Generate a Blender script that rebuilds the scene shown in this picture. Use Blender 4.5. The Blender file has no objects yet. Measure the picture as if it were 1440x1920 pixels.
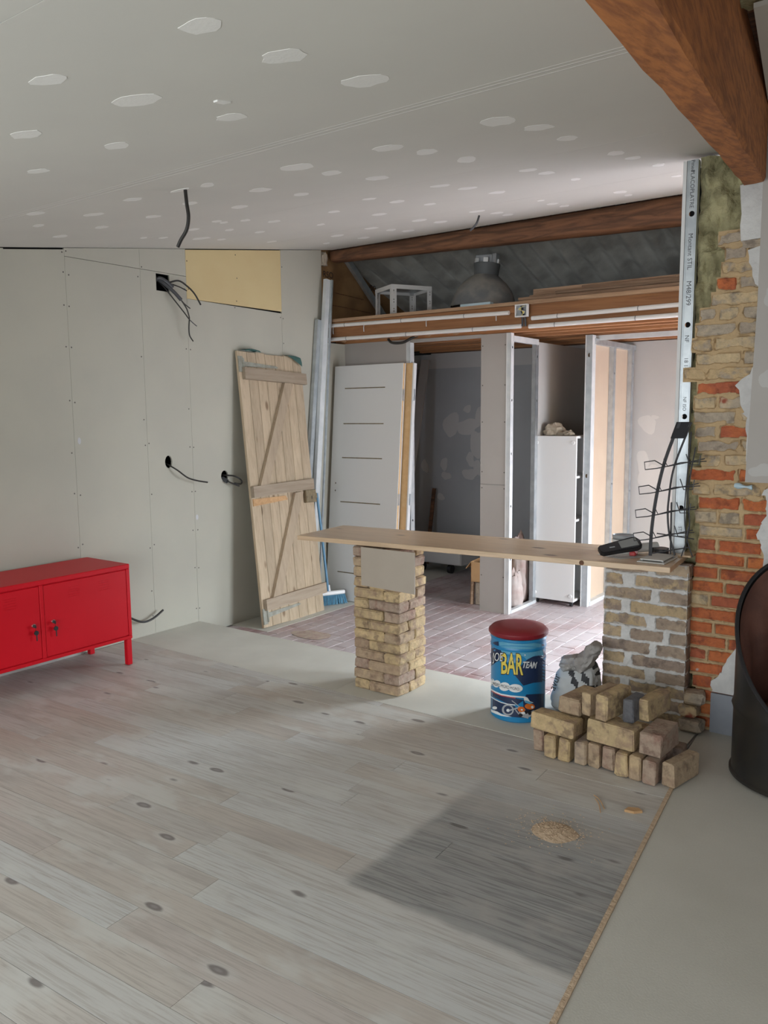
import bpy, bmesh, math, random
from mathutils import Matrix, Vector, noise
from mathutils.geometry import tessellate_polygon
SC = bpy.context.scene
COL = SC.collection
R = random.Random(7)
# ------------------------------------------------------------------ camera
H = 1.53
YAW, PITCH, ROLL, FPX = math.radians(35.902), math.radians(6.974), math.radians(-.4986), 1519.5
cam = bpy.data.objects.new('camera', bpy.data.cameras.new('camera'))
COL.objects.link(cam)
_f = Vector((-math.sin(YAW)*math.cos(PITCH), math.cos(YAW)*math.cos(PITCH), -math.sin(PITCH)))
_r = Vector((math.cos(YAW), math.sin(YAW), 0)); _u = _r.cross(_f)
_r2 = _r*math.cos(ROLL)+_u*math.sin(ROLL); _u2 = -_r*math.sin(ROLL)+_u*math.cos(ROLL)
cam.matrix_world = Matrix(((_r2.x,_u2.x,-_f.x,0),(_r2.y,_u2.y,-_f.y,0),(_r2.z,_u2.z,-_f.z,H),(0,0,0,1)))
cam.data.sensor_fit = 'VERTICAL'; cam.data.sensor_height = 32; cam.data.lens = FPX/1920*32
cam.data.clip_start = .05
SC.camera = cam
# ------------------------------------------------------------------ world, daylight, exposure
w = bpy.data.worlds.new('world'); SC.world = w; w.use_nodes = True
w.node_tree.nodes['Background'].inputs[0].default_value = (.72,.82,1,1)
w.node_tree.nodes['Background'].inputs[1].default_value = 1.0
def area(name, loc, size, energy, col, direction, spread=180):
    l = bpy.data.lights.new(name, 'AREA'); l.shape = 'RECTANGLE'; l.size, l.size_y = size
    l.energy = energy; l.color = col; l.spread = math.radians(spread)
    o = bpy.data.objects.new(name, l); COL.objects.link(o); o.location = loc
    o.rotation_euler = Vector(direction).to_track_quat('-Z','Y').to_euler()
    return o
# daylight coming in through the windows (each light fills a real window opening)
area('daylight_back_window', (.05,7.36,1.15), (1.5,1.75), 310, (.80,.90,1), (0,-1,-1.15), 125)
area('daylight_side_door', (1.56,5.35,1.0), (1.3,2.0), 205, (.82,.91,1), (-1,0,-1.1), 130)
area('daylight_room_window', (3.16,1.3,1.35), (2.2,1.6), 9, (1,.98,.94), (-1,0,-.6), 150)
area('daylight_rear_window', (-1.5,-1.56,.98), (4.6,1.45), 112, (.94,.985,1), (0,1,-.22))
SC.view_settings.view_transform = 'Standard'; SC.view_settings.look = 'None'
SC.view_settings.gamma = 1; SC.view_settings.exposure = 0.0
SC.view_settings.use_curve_mapping = False

# ------------------------------------------------------------------ helpers
def ceilz(y): return 2.691+.146*(y-3.957)
def link(o): COL.objects.link(o); return o
def setp(o, label=None, cat=None, group=None, kind=None):
    if label: o['label'] = label
    if cat: o['category'] = cat
    if group: o['group'] = group
    if kind: o['kind'] = kind
    return o
def thing(name, label, cat, loc=(0,0,0), group=None, kind=None):
    o = link(bpy.data.objects.new(name, None)); o.location = loc; o.empty_display_size = .05
    return setp(o, label, cat, group, kind)
def put(name, me, mat, parent=None, M=None):
    o = link(bpy.data.objects.new(name, me))
    if mat is not None and not me.materials: me.materials.append(mat)
    if parent is not None:
        o.parent = parent
        if parent.type == 'EMPTY': o.matrix_parent_inverse = Matrix.Translation(-parent.location)
    if M is not None: o.matrix_basis = M
    return o
def TR(x=0,y=0,z=0): return Matrix.Translation((x,y,z))
def RZ(a): return Matrix.Rotation(math.radians(a),4,'Z')
def RX(a): return Matrix.Rotation(math.radians(a),4,'X')
def RY(a): return Matrix.Rotation(math.radians(a),4,'Y')
def basis(x,y,z,o=(0,0,0)):
    x,y,z = Vector(x),Vector(y),Vector(z)
    return Matrix(((x.x,y.x,z.x,o[0]),(x.y,y.y,z.y,o[1]),(x.z,y.z,z.z,o[2]),(0,0,0,1)))
def MLW(X): return basis((0,1,0),(0,0,1),(1,0,0),(X,0,0))     # (u,v,t) -> Y, Z, +X
def MFW(Y): return basis((1,0,0),(0,0,1),(0,-1,0),(0,Y,0))    # (u,v,t) -> X, Z, -Y
def smoothpath(pts, n=6):
    P = [Vector(p) for p in pts]
    if len(P) < 3: return P
    out = []
    for i in range(len(P)-1):
        p0 = P[max(i-1,0)]; p1 = P[i]; p2 = P[i+1]; p3 = P[min(i+2,len(P)-1)]
        for k in range(n):
            t = k/n
            out.append(.5*((2*p1)+(p2-p0)*t+(2*p0-5*p1+4*p2-p3)*t*t+(3*p1-p0-3*p2+p3)*t**3))
    out.append(P[-1]); return out
class MB:
    def __init__(s): s.bm = bmesh.new()
    def box(s, c, d, M=None, bev=0):
        b = bmesh.new(); bmesh.ops.create_cube(b, size=1)
        for v in b.verts: v.co = Vector((v.co.x*d[0], v.co.y*d[1], v.co.z*d[2]))
        if bev: bmesh.ops.bevel(b, geom=b.edges[:], offset=bev, segments=1, affect='EDGES')
        T = TR(*c)
        if M is not None: T = M @ T
        return s._merge(b, T)
    def span(s, a, b, M=None, bev=0):
        return s.box([(a[i]+b[i])/2 for i in range(3)], [abs(b[i]-a[i]) for i in range(3)], M, bev)
    def _merge(s, b, T=None):
        if T is not None: b.transform(T)
        m = bpy.data.meshes.new('tmp'); b.to_mesh(m); b.free(); s.bm.from_mesh(m); bpy.data.meshes.remove(m); return s
    def tube(s, pts, r, n=8, smooth=0, cap=True):
        P = smoothpath(pts, smooth) if smooth else [Vector(p) for p in pts]
        rr = r if isinstance(r,(list,tuple)) else None
        rings = []; up = None
        for i,p in enumerate(P):
            t = (P[min(i+1,len(P)-1)]-P[max(i-1,0)])
            t = t.normalized() if t.length > 1e-9 else Vector((0,0,1))
            if up is None:
                a = Vector((0,0,1)) if abs(t.z) < .9 else Vector((1,0,0)); up = a.cross(t).normalized()
            up = (up - t*up.dot(t)); up = up.normalized() if up.length > 1e-6 else t.orthogonal().normalized()
            sd = t.cross(up)
            q = rr[0]+(rr[1]-rr[0])*i/max(1,len(P)-1) if rr else r
            rings.append([s.bm.verts.new(p+(up*math.cos(2*math.pi*k/n)+sd*math.sin(2*math.pi*k/n))*q) for k in range(n)])
        for a,b in zip(rings, rings[1:]):
            for k in range(n): s.bm.faces.new((a[k],a[(k+1)%n],b[(k+1)%n],b[k]))
        if cap: s.bm.faces.new(rings[0][::-1]); s.bm.faces.new(rings[-1])
        return s
    def lathe(s, prof, n=32, c=(0,0,0), M=None):
        b = bmesh.new(); rings = []
        for r,z in prof:
            if r < 1e-5: rings.append([b.verts.new((0,0,z))])
            else: rings.append([b.verts.new((r*math.cos(2*math.pi*k/n), r*math.sin(2*math.pi*k/n), z)) for k in range(n)])
        for p,q in zip(rings, rings[1:]):
            for k in range(n):
                j = (k+1)%n
                if len(p)==1 and len(q)==1: continue
                if len(p)==1: b.faces.new((p[0],q[k],q[j]))
                elif len(q)==1: b.faces.new((p[k],p[j],q[0]))
                else: b.faces.new((p[k],p[j],q[j],q[k]))
        T = TR(*c)
        if M is not None: T = M @ T
        return s._merge(b, T)
    def plate(s, outline, t, M=None, holes=(), t0=0):
        def area2(p): return sum(p[i][0]*p[(i+1)%len(p)][1]-p[(i+1)%len(p)][0]*p[i][1] for i in range(len(p)))
        o = list(outline) if area2(outline) > 0 else list(outline)[::-1]
        hs = [list(h) if area2(h) < 0 else list(h)[::-1] for h in holes]
        loops = [o]+hs; flat = [p for l in loops for p in l]
        tris = tessellate_polygon([[Vector((p[0],p[1],0)) for p in l] for l in loops])
        b = bmesh.new()
        top = [b.verts.new((p[0],p[1],t)) for p in flat]; bot = [b.verts.new((p[0],p[1],t0)) for p in flat]
        for a,c,d in tris:
            x = (flat[c][0]-flat[a][0])*(flat[d][1]-flat[a][1])-(flat[d][0]-flat[a][0])*(flat[c][1]-flat[a][1])
            if abs(x) < 1e-12: continue
            if x < 0: c,d = d,c
            try: b.faces.new((top[a],top[c],top[d])); b.faces.new((bot[a],bot[d],bot[c]))
            except ValueError: pass
        k = 0
        for l in loops:
            for i in range(len(l)):
                j = (i+1)%len(l)
                try: b.faces.new((bot[k+i],bot[k+j],top[k+j],top[k+i]))
                except ValueError: pass
            k += len(l)
        return s._merge(b, M)
    def grid(s, fn, nu, nv):
        V = [[s.bm.verts.new(fn(i/nu, j/nv)) for j in range(nv+1)] for i in range(nu+1)]
        for i in range(nu):
            for j in range(nv): s.bm.faces.new((V[i][j],V[i+1][j],V[i+1][j+1],V[i][j+1]))
        return s
    def mesh(s, name, smooth=False, fix=True):
        if fix: bmesh.ops.recalc_face_normals(s.bm, faces=s.bm.faces[:])
        m = bpy.data.meshes.new(name); s.bm.to_mesh(m); s.bm.free()
        if smooth:
            for p in m.polygons: p.use_smooth = True
            try: m.set_sharp_from_angle(angle=math.radians(40))
            except Exception: pass
        return m
    def build(s, name, mat, parent=None, smooth=False, M=None, fix=True):
        return put(name, s.mesh(name, smooth, fix), mat, parent, M)
def struct(name, mb, mat, smooth=False):
    return setp(mb.build(name, mat, None, smooth), kind='structure')
def circle(cx, cy, r, n=12, ry=None):
    return [(cx+r*math.cos(2*math.pi*k/n), cy+(ry or r)*math.sin(2*math.pi*k/n)) for k in range(n)]
def rect(x0,y0,x1,y1): return [(x0,y0),(x1,y0),(x1,y1),(x0,y1)]
def text_mesh(body, size, thick=.0004, shear=0, bold=0):
    c = bpy.data.curves.new('txt','FONT'); c.body = body; c.size = size; c.extrude = thick/2; c.shear = shear
    c.align_x = 'CENTER'; c.align_y = 'CENTER'; c.offset = bold; c.resolution_u = 3
    o = bpy.data.objects.new('txt', c); link(o)
    dg = bpy.context.evaluated_depsgraph_get()
    m = bpy.data.meshes.new_from_object(o.evaluated_get(dg)); bpy.data.objects.remove(o); bpy.data.curves.remove(c)
    return m

# ------------------------------------------------------------------ materials (all procedural)
class MT:
    def __init__(s, name, rough=.6, metal=0):
        s.m = bpy.data.materials.new(name); s.m.use_nodes = True; s.nt = s.m.node_tree
        s.b = s.nt.nodes['Principled BSDF']; s.b.inputs['Roughness'].default_value = rough; s.b.inputs['Metallic'].default_value = metal
        s._obj = None
    def n(s, t, out=0, **kw):
        nd = s.nt.nodes.new('ShaderNode'+t)
        for k,v in kw.items():
            if k[0] == '_': setattr(nd, k[1:], v); continue
            key = int(k[1:]) if k[0]=='i' and k[1:].isdigit() else k.replace('_',' ')
            s.set(nd.inputs[key], v)
        return nd.outputs[out]
    def set(s, inp, v):
        if isinstance(v, bpy.types.NodeSocket): s.nt.links.new(v, inp)
        elif isinstance(v, (tuple,list)) and len(v)==3 and len(inp.default_value)==4: inp.default_value = (*v,1)
        else: inp.default_value = v
    def coords(s, scale=(1,1,1), rand=True):
        c = s.n('TexCoord', 3)
        m = s.nt.nodes.new('ShaderNodeMapping'); s.nt.links.new(c, m.inputs[0]); m.inputs[3].default_value = scale
        if rand:
            r = s.rand(); v = s.n('VectorMath', 0, _operation='SCALE', i0=(31.,17.,23.), Scale=r); s.nt.links.new(v, m.inputs[1])
        return m.outputs[0]
    def world(s, scale=(1,1,1)):
        c = s.n('NewGeometry', 0); m = s.nt.nodes.new('ShaderNodeMapping'); s.nt.links.new(c, m.inputs[0]); m.inputs[3].default_value = scale
        return m.outputs[0]
    def rand(s): return s.n('ObjectInfo', 5)
    def noise(s, v, scale, detail=3, rough=.55, dist=0): return s.n('TexNoise', 0, Vector=v, Scale=scale, Detail=detail, Roughness=rough, Distortion=dist)
    def ramp(s, f, stops, interp='LINEAR'):
        nd = s.nt.nodes.new('ShaderNodeValToRGB'); s.nt.links.new(f, nd.inputs[0]); r = nd.color_ramp; r.interpolation = interp
        while len(r.elements) < len(stops): r.elements.new(.5)
        for e,(p,c) in zip(r.elements, stops):
            e.position = p; e.color = (*c,1) if len(c)==3 else c
        return nd.outputs[0]
    def mask(s, f, a, b):
        nd = s.nt.nodes.new('ShaderNodeMapRange'); s.nt.links.new(f, nd.inputs[0]); nd.inputs[1].default_value = a; nd.inputs[2].default_value = b
        nd.interpolation_type = 'SMOOTHSTEP'; return nd.outputs[0]
    def math(s, op, a, b=0.0):
        return s.n('Math', 0, _operation=op, i0=a, i1=b)
    def mix(s, f, a, b, blend='MIX'):
        nd = s.nt.nodes.new('ShaderNodeMix'); nd.data_type = 'RGBA'; nd.blend_type = blend
        s.set(nd.inputs[0], f); s.set(nd.inputs[6], a); s.set(nd.inputs[7], b); return nd.outputs[2]
    def val(s, c, lo, hi, f):   # scale brightness by factor in lo..hi driven by f
        g = s.math('ADD', s.math('MULTIPLY', f, hi-lo), lo)
        v = s.n('VectorMath', 0, _operation='SCALE', i0=c, Scale=g); return v
    def out(s, col, bump=None, bs=.2, dist=.01, rough=None):
        s.set(s.b.inputs['Base Color'], col)
        if rough is not None: s.set(s.b.inputs['Roughness'], rough)
        if bump is not None:
            bn = s.n('Bump', 0, Height=bump, Strength=bs, Distance=dist); s.nt.links.new(bn, s.b.inputs['Normal'])
        return s.m
def plain(name, c, rough=.5, metal=0, c2=None, scale=6, bump=0, bscale=80, rand=0, detail=4):
    m = MT(name, rough, metal); v = m.coords(rand=bool(rand))
    col = c if c2 is None else m.mix(m.mask(m.noise(v, scale, detail), .3, .7), c, c2)
    if rand: 
        if not isinstance(col, bpy.types.NodeSocket): col = m.mix(0.0, c, c)
        col = m.val(col, 1-rand, 1+rand, m.rand())
    return m.out(col, m.noise(v, bscale, 3) if bump else None, bump)
def woodmat(name, c1, c2, axis=0, grain=30, rough=.6, rand=.15, bump=.15, knots=False, stretch=.08, dark=None, dist=1.2):
    m = MT(name, rough); sc = [1,1,1]; sc[axis] = stretch
    v = m.coords(tuple(sc)); g = m.noise(v, grain, 5, .6, dist); b = m.noise(v, grain*.25, 3)
    col = m.mix(m.mask(g, .35, .68), c1, c2)
    col = m.val(col, .72, 1.18, b)
    if knots:
        vk = m.coords(tuple(.45 if i==axis else 1 for i in range(3)))
        k = m.n('TexVoronoi', 0, Vector=vk, Scale=7, Randomness=1.0)
        col = m.mix(m.mask(k, .16, .06), col, dark or tuple(x*.3 for x in c1))
    if rand: col = m.val(col, 1-rand, 1+rand, m.rand())
    return m.out(col, g, bump, .004)
def brickmat(name, palette, spot, residue=None, resid_amt=.62, rough=.9):
    m = MT(name, rough); v = m.coords()
    r = m.rand(); n = len(palette)
    base = m.ramp(r, [(i/n, c) for i,c in enumerate(palette)], 'CONSTANT')
    n1 = m.noise(v, 13, 4, .62, .4); n2 = m.noise(v, 42, 6, .7); n3 = m.noise(v, 7, 3, .55); n4 = m.noise(v, 19, 4, .6)
    col = m.mix(m.math('MULTIPLY', m.mask(n1, .46, .66), .9), base, spot)
    col = m.mix(m.math('MULTIPLY', m.mask(n4, .52, .68), .7), col, tuple(x*.55 for x in spot))
    col = m.mix(m.math('MULTIPLY', m.mask(n3, .52, .66), .45), col, tuple(min(1,x*1.25) for x in palette[0]))
    col = m.val(col, .60, 1.36, n2)
    if residue: col = m.mix(m.mask(n3, resid_amt, resid_amt+.05), col, residue)
    return m.out(col, m.math('ADD', n2, n1), .9, .010)

M = {}
M['wall'] = plain('plasterboard_cream', (.455,.440,.366), .85, c2=(.43,.416,.35), scale=2.2, bump=.02)
M['ceil'] = plain('plasterboard_ceiling', (.61,.60,.55), .9, c2=(.585,.575,.53), scale=1.6, bump=.02)
M['filler'] = plain('filler_white', (.77,.765,.73), .8, bump=.1, bscale=90)
M['filler_soft'] = plain('filler_offwhite', (.60,.58,.545), .8)
M['tape'] = plain('joint_tape', (.55,.535,.505), .85)
M['screw'] = plain('screw_dark', (.08,.07,.06), .5)
M['board_yellow'] = plain('plasterboard_yellow', (.62,.50,.27), .9, c2=(.60,.47,.25), scale=3)
M['dark'] = plain('cavity_black', (.012,.012,.014), .9)
M['slab'] = plain('floor_board_pale', (.64,.635,.57), .7, c2=(.585,.58,.52), scale=3, bump=.05)
M['pb_grey'] = plain('plasterboard_grey', (.46,.43,.40), .85, c2=(.44,.41,.38), scale=3)
M['pb_blue'] = plain('plasterboard_bluegrey', (.54,.55,.56), .8, c2=(.49,.50,.51), scale=2)
M['pb_white'] = plain('plaster_white', (.53,.515,.49), .8, c2=(.50,.49,.47), scale=3)
M['pb_back'] = plain('plasterboard_back_tan', (.58,.46,.34), .9, c2=(.55,.43,.32), scale=5)
M['patch'] = plain('filler_patch_grey', (.68,.66,.64), .8)
M['steel'] = plain('galvanised_steel', (.60,.64,.66), .42, .75, c2=(.48,.52,.55), scale=14)
M['steel_white'] = plain('steel_bright', (.74,.76,.76), .4, .15, c2=(.62,.65,.66), scale=9)
M['red'] = plain('red_lacquer', (.60,.004,.014), .42); M['red'].node_tree.nodes['Principled BSDF'].inputs['Specular IOR Level'].default_value = .22
M['chrome'] = plain('chrome', (.8,.8,.8), .2, 1)
M['black'] = plain('black_plastic', (.015,.015,.017), .45)
M['cable'] = plain('cable_black', (.02,.018,.016), .5)
M['cable_grey'] = plain('cable_grey', (.06,.062,.068), .45)
M['white'] = plain('white_melamine', (.74,.74,.73), .45)
M['whitedoor'] = plain('white_door_paint', (.66,.66,.65), .5)
M['edgewood'] = plain('door_edge_softwood', (.66,.44,.22), .7, c2=(.60,.38,.18), scale=20)
M['plastic_white'] = plain('white_plastic', (.75,.75,.74), .4)
M['vinyl'] = None
M['counter'] = woodmat('counter_pine', (.74,.545,.36), (.62,.445,.285), 0, 26, .30, .05, .05, True, .07, (.17,.09,.05))
M['purlin'] = woodmat('old_timber_brown', (.24,.11,.055), (.10,.048,.027), 0, 22, .8, .1, .4, False, .1)
M['beam'] = woodmat('beam_orange', (.50,.185,.052), (.27,.092,.03), 1, 60, .8, .05, .5, False, .05, None, .3)
M['joist'] = woodmat('joist_brown', (.44,.205,.085), (.32,.14,.058), 0, 26, .75, .2, .2, False, .06)
M['plank_old'] = woodmat('plank_old', (.48,.32,.21), (.27,.165,.10), 0, 26, .85, .45, .3, False, .06)
M['loftedge'] = woodmat('loft_edge', (.42,.27,.16), (.32,.19,.11), 0, 26, .8, .1, .2, False, .06)
M['olddoor'] = woodmat('old_door_wood', (.50,.395,.275), (.41,.32,.215), 2, 30, .85, .10, .2, True, .05, (.22,.15,.09))
M['olddoor2'] = woodmat('old_door_ledge', (.42,.34,.25), (.34,.265,.19), 1, 30, .85, .12, .3, False, .06)
M['olddoor3'] = woodmat('old_door_brace', (.45,.355,.25), (.38,.295,.205), 2, 30, .85, .06, .25, False, .06)
M['freshwood'] = woodmat('fresh_wood', (.58,.36,.18), (.48,.28,.13), 0, 20, .8, .02, .2, False, .06)
M['brick_y'] = brickmat('brick_yellow', [(0.58, 0.43, 0.235), (0.5, 0.37, 0.205), (0.6, 0.45, 0.25), (0.45, 0.335, 0.22), (0.55, 0.405, 0.215), (0.44, 0.32, 0.21), (0.52, 0.39, 0.22)], (0.37, 0.255, 0.17))
M['brick_p'] = brickmat('brick_pier', [(0.459, 0.351, 0.243), (0.405, 0.311, 0.236), (0.54, 0.405, 0.243), (0.378, 0.284, 0.223), (0.499, 0.378, 0.243)], (0.297, 0.23, 0.189), (.62,.61,.58), .70)
M['brick_o'] = brickmat('brick_orange', [(0.572, 0.169, 0.058), (0.52, 0.137, 0.052), (0.624, 0.202, 0.065), (0.468, 0.13, 0.065), (0.546, 0.156, 0.058)], (0.39, 0.111, 0.058), (.55,.53,.50), .69)
M['brick_t'] = brickmat('brick_tan', [(0.621, 0.472, 0.284), (0.54, 0.432, 0.297), (0.486, 0.405, 0.311), (0.594, 0.432, 0.243), (0.446, 0.365, 0.284)], (0.405, 0.338, 0.27), (.36,.10,.06), .67)
M['brick_d'] = brickmat('brick_darkgrey', [(.14,.14,.15)], (.09,.09,.10))
M['brick_r'] = brickmat('brick_pinkish', [(0.4, 0.3, 0.225), (0.43, 0.32, 0.23)], (0.33, 0.2, 0.15))
M['mortar_w'] = plain('mortar_white', (.72,.71,.69), .95, c2=(.60,.59,.57), scale=16, bump=.9, bscale=45)
M['mortar_t'] = plain('mortar_ochre', (.55,.39,.215), .95, c2=(.47,.335,.19), scale=12, bump=.7, bscale=50)
M['mortar_d'] = plain('mortar_dust', (.26,.21,.14), .95, bump=.5)
M['plaster_rough'] = plain('rough_plaster', (.68,.67,.65), .95, c2=(.55,.54,.53), scale=9, bump=.6, bscale=30)
M['stone_grey'] = plain('skirting_tile_grey', (.30,.32,.36), .4, c2=(.25,.27,.31), scale=5)
M['kraft'] = plain('kraft_paper', (.36,.21,.09), .75, c2=(.24,.135,.06), scale=5, bump=.2, bscale=12)
M['wool'] = plain('mineral_wool', (.46,.42,.24), .98, c2=(.24,.22,.12), scale=11, bump=1.0, bscale=40)
M['roofsheet'] = plain('fibre_cement_sheet', (.42,.405,.36), .95, c2=(.29,.28,.25), scale=4, bump=.3, bscale=40)
M['conduit'] = plain('white_conduit', (.72,.70,.67), .5)
M['lamp_grey'] = plain('dusty_lamp_shade', (.30,.285,.25), .8, c2=(.15,.155,.16), scale=6, bump=.1)
M['lamp_dark'] = plain('lamp_neck_dark', (.10,.11,.115), .6)
M['leather'] = plain('brown_leather', (.16,.072,.052), .42, c2=(.10,.046,.035), scale=8, bump=.15, bscale=50)
M['drum'] = plain('drum_black_paint', (.022,.022,.022), .38, .3, c2=(.035,.03,.024), scale=5)
M['blue'] = plain('print_blue', (.012,.22,.46), .35)
M['lightblue'] = plain('print_light_blue', (.11,.36,.52), .35)
M['navy'] = plain('print_navy', (.015,.032,.085), .35)
M['pyellow'] = plain('print_yellow', (.76,.60,.10), .4)
M['pyellow2'] = plain('print_pale_yellow', (.74,.68,.36), .4)
M['pwhite'] = plain('print_white', (.76,.78,.78), .4)
M['pgrey'] = plain('print_grey', (.38,.40,.42), .4)
M['porange'] = plain('print_orange', (.68,.16,.02), .4)
M['pred'] = plain('print_red', (.55,.05,.05), .4)
M['pblack'] = plain('print_black', (.012,.012,.016), .4)
M['ptan'] = plain('print_tan', (.28,.18,.07), .4)
M['redvinyl'] = plain('red_vinyl', (.24,.012,.022), .42, c2=(.20,.012,.02), scale=4)
M['bag'] = plain('cement_bag_paper', (.62,.63,.62), .7, c2=(.52,.53,.52), scale=5, bump=.2, bscale=20)
M['baggrey'] = plain('cement_bag_dusty', (.46,.44,.415), .8, c2=(.32,.30,.285), scale=7, bump=.3, bscale=24)
M['bagdark'] = plain('cement_bag_black', (.03,.03,.033), .6)
M['teal'] = plain('teal_felt', (.12,.25,.23), .9, bump=.2)
M['broomblue'] = plain('broom_blue', (.13,.28,.42), .5)
M['bristle'] = plain('bristle_blue', (.14,.34,.48), .8, c2=(.08,.23,.36), scale=30)
M['cardboard'] = plain('cardboard', (.55,.33,.16), .85, c2=(.48,.28,.13), scale=5)
M['sack'] = plain('paper_sack_pink', (.40,.29,.26), .85, c2=(.52,.46,.43), scale=6, bump=.3, bscale=20)
M['rag'] = plain('crumpled_bag_beige', (.50,.44,.35), .85, c2=(.40,.33,.25), scale=12, bump=.3, bscale=30)
M['sawdust'] = plain('sawdust', (.60,.46,.32), .95, c2=(.50,.37,.25), scale=40, bump=.5)
M['beigeboard'] = plain('beige_board', (.42,.365,.30), .6, c2=(.39,.335,.27), scale=3)
M['screen'] = plain('device_screen', (.22,.23,.22), .2)
M['paper'] = plain('paper_white', (.66,.65,.62), .7)
M['hinge'] = plain('old_hinge_paint', (.34,.35,.30), .7, c2=(.26,.25,.20), scale=25, bump=.3)
M['lockrust'] = plain('lock_rust', (.24,.19,.11), .7, c2=(.16,.12,.07), scale=30, bump=.3)
M['dust'] = plain('plaster_dust', (.55,.47,.38), .95, c2=(.40,.28,.24), scale=20)
M['bluewad'] = plain('pale_blue_film', (.45,.58,.64), .3)
M['plinth'] = plain('base_strip', (.50,.49,.46), .7)
M['glassframe'] = plain('window_frame_white', (.7,.7,.7), .5)

def floor_wood():
    m = MT('whitewashed_pine', .5); v = m.coords((.035,1,1)); v2 = m.coords((.28,1,1)); r = m.rand()
    g = m.noise(v, 105, 6, .66, .9); b = m.noise(v2, 6, 4, .6); b2 = m.noise(m.coords((.5,1,1)), 3.6, 4, .62)
    base = m.ramp(r, [(0,(.57,.545,.50)),(.16,(.545,.505,.455)),(.30,(.58,.575,.545)),(.46,(.53,.51,.475)),(.60,(.56,.525,.475)),(.74,(.59,.595,.575)),(.86,(.54,.495,.455))], 'CONSTANT')
    col = m.mix(m.math('MULTIPLY', m.mask(g, .44, .66), .62), base, (.36,.325,.29))
    col = m.mix(m.math('MULTIPLY', m.mask(b, .52, .72), .50), col, (.39,.355,.33))
    col = m.mix(m.math('MULTIPLY', m.mask(b2, .52, .64), .65), col, (.63,.635,.60))
    vk = m.coords((.38,1,1)); k = m.n('TexVoronoi', 0, Vector=vk, Scale=8.6, Randomness=1.0)
    kn = m.noise(vk, 16, 3)
    col = m.mix(m.math('MULTIPLY', m.mask(k, .34, .13), .40), col, (.64,.64,.61))
    kk = m.math('ADD', k, m.math('MULTIPLY', m.math('SUBTRACT', kn, .5), .16))
    col = m.mix(m.math('MULTIPLY', m.mask(kk, .15, .085), .85), col, (.17,.15,.145))
    col = m.mix(m.math('MULTIPLY', m.mask(kk, .07, .03), .6), col, (.34,.32,.31))
    # darker, older unwashed rectangle where something stood
    p = m.n('NewGeometry', 0); s = m.nt.nodes.new('ShaderNodeSeparateXYZ'); m.nt.links.new(p, s.inputs[0])
    wn = m.noise(p, 6, 4); wob = m.math('MULTIPLY', m.math('SUBTRACT', wn, .5), .06)
    xx = m.math('ADD', s.outputs[0], wob); yy = m.math('ADD', s.outputs[1], wob)
    mk = m.math('MULTIPLY', m.mask(xx, -1.60, -1.54), m.math('MULTIPLY', m.mask(yy, 1.925, 1.965), m.mask(yy, 3.15, 2.35)))
    gl = m.noise(m.coords((.05,1,1)), 50, 5, .6, 1.6)
    old = m.mix(m.mask(gl, .40, .68), (.33,.335,.325), (.17,.172,.17))
    old = m.mix(m.math('MULTIPLY', m.mask(wn, .48, .75), .5), old, (.44,.42,.385))
    old = m.mix(m.math('MULTIPLY', m.mask(kk, .12, .05), .8), old, (.09,.085,.08))
    col = m.mix(m.math('MULTIPLY', mk, .9), col, old)
    return m.out(col, g, .10, .002, rough=m.mask(b, -.6, 1.6))
M['floor'] = floor_wood()
def vinyl():
    m = MT('beige_vinyl', .55); p = m.world(); n1 = m.noise(p, 2.2, 4); n2 = m.noise(p, 160, 2)
    col = m.mix(m.mask(n1, .3, .7), (.57,.56,.50), (.52,.51,.45))
    col = m.val(col, .92, 1.08, n2)
    k = m.n('TexVoronoi', 0, Vector=p, Scale=5, Randomness=1.0)
    col = m.mix(m.math('MULTIPLY', m.mask(k, .05, .02), .6), col, (.16,.14,.12))
    return m.out(col, n2, .05)
M['vinyl'] = vinyl()
def tilemat():
    m = MT('red_tile', .5); v = m.coords(); p = m.world()
    base = m.ramp(m.rand(), [(0,(.38,.235,.225)),(.3,(.34,.205,.20)),(.55,(.42,.275,.265)),(.8,(.37,.24,.24))], 'CONSTANT')
    n = m.noise(p, 2.4, 5, .6); n2 = m.noise(p, 22, 5, .65); n3 = m.noise(m.world((1,.12,1)), 30, 4, .6)
    col = m.mix(m.math('MULTIPLY', m.mask(n, .25, .62), .8), base, (.58,.535,.54))
    col = m.mix(m.math('MULTIPLY', m.mask(n2, .52, .68), .45), col, (.62,.585,.59))
    col = m.mix(m.math('MULTIPLY', m.mask(n3, .58, .72), .4), col, (.64,.61,.615))
    return m.out(col, n2, .1)
M['tile'] = tilemat()
M['grout'] = plain('tile_grout', (.60,.56,.56), .9, c2=(.50,.43,.42), scale=9)
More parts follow.
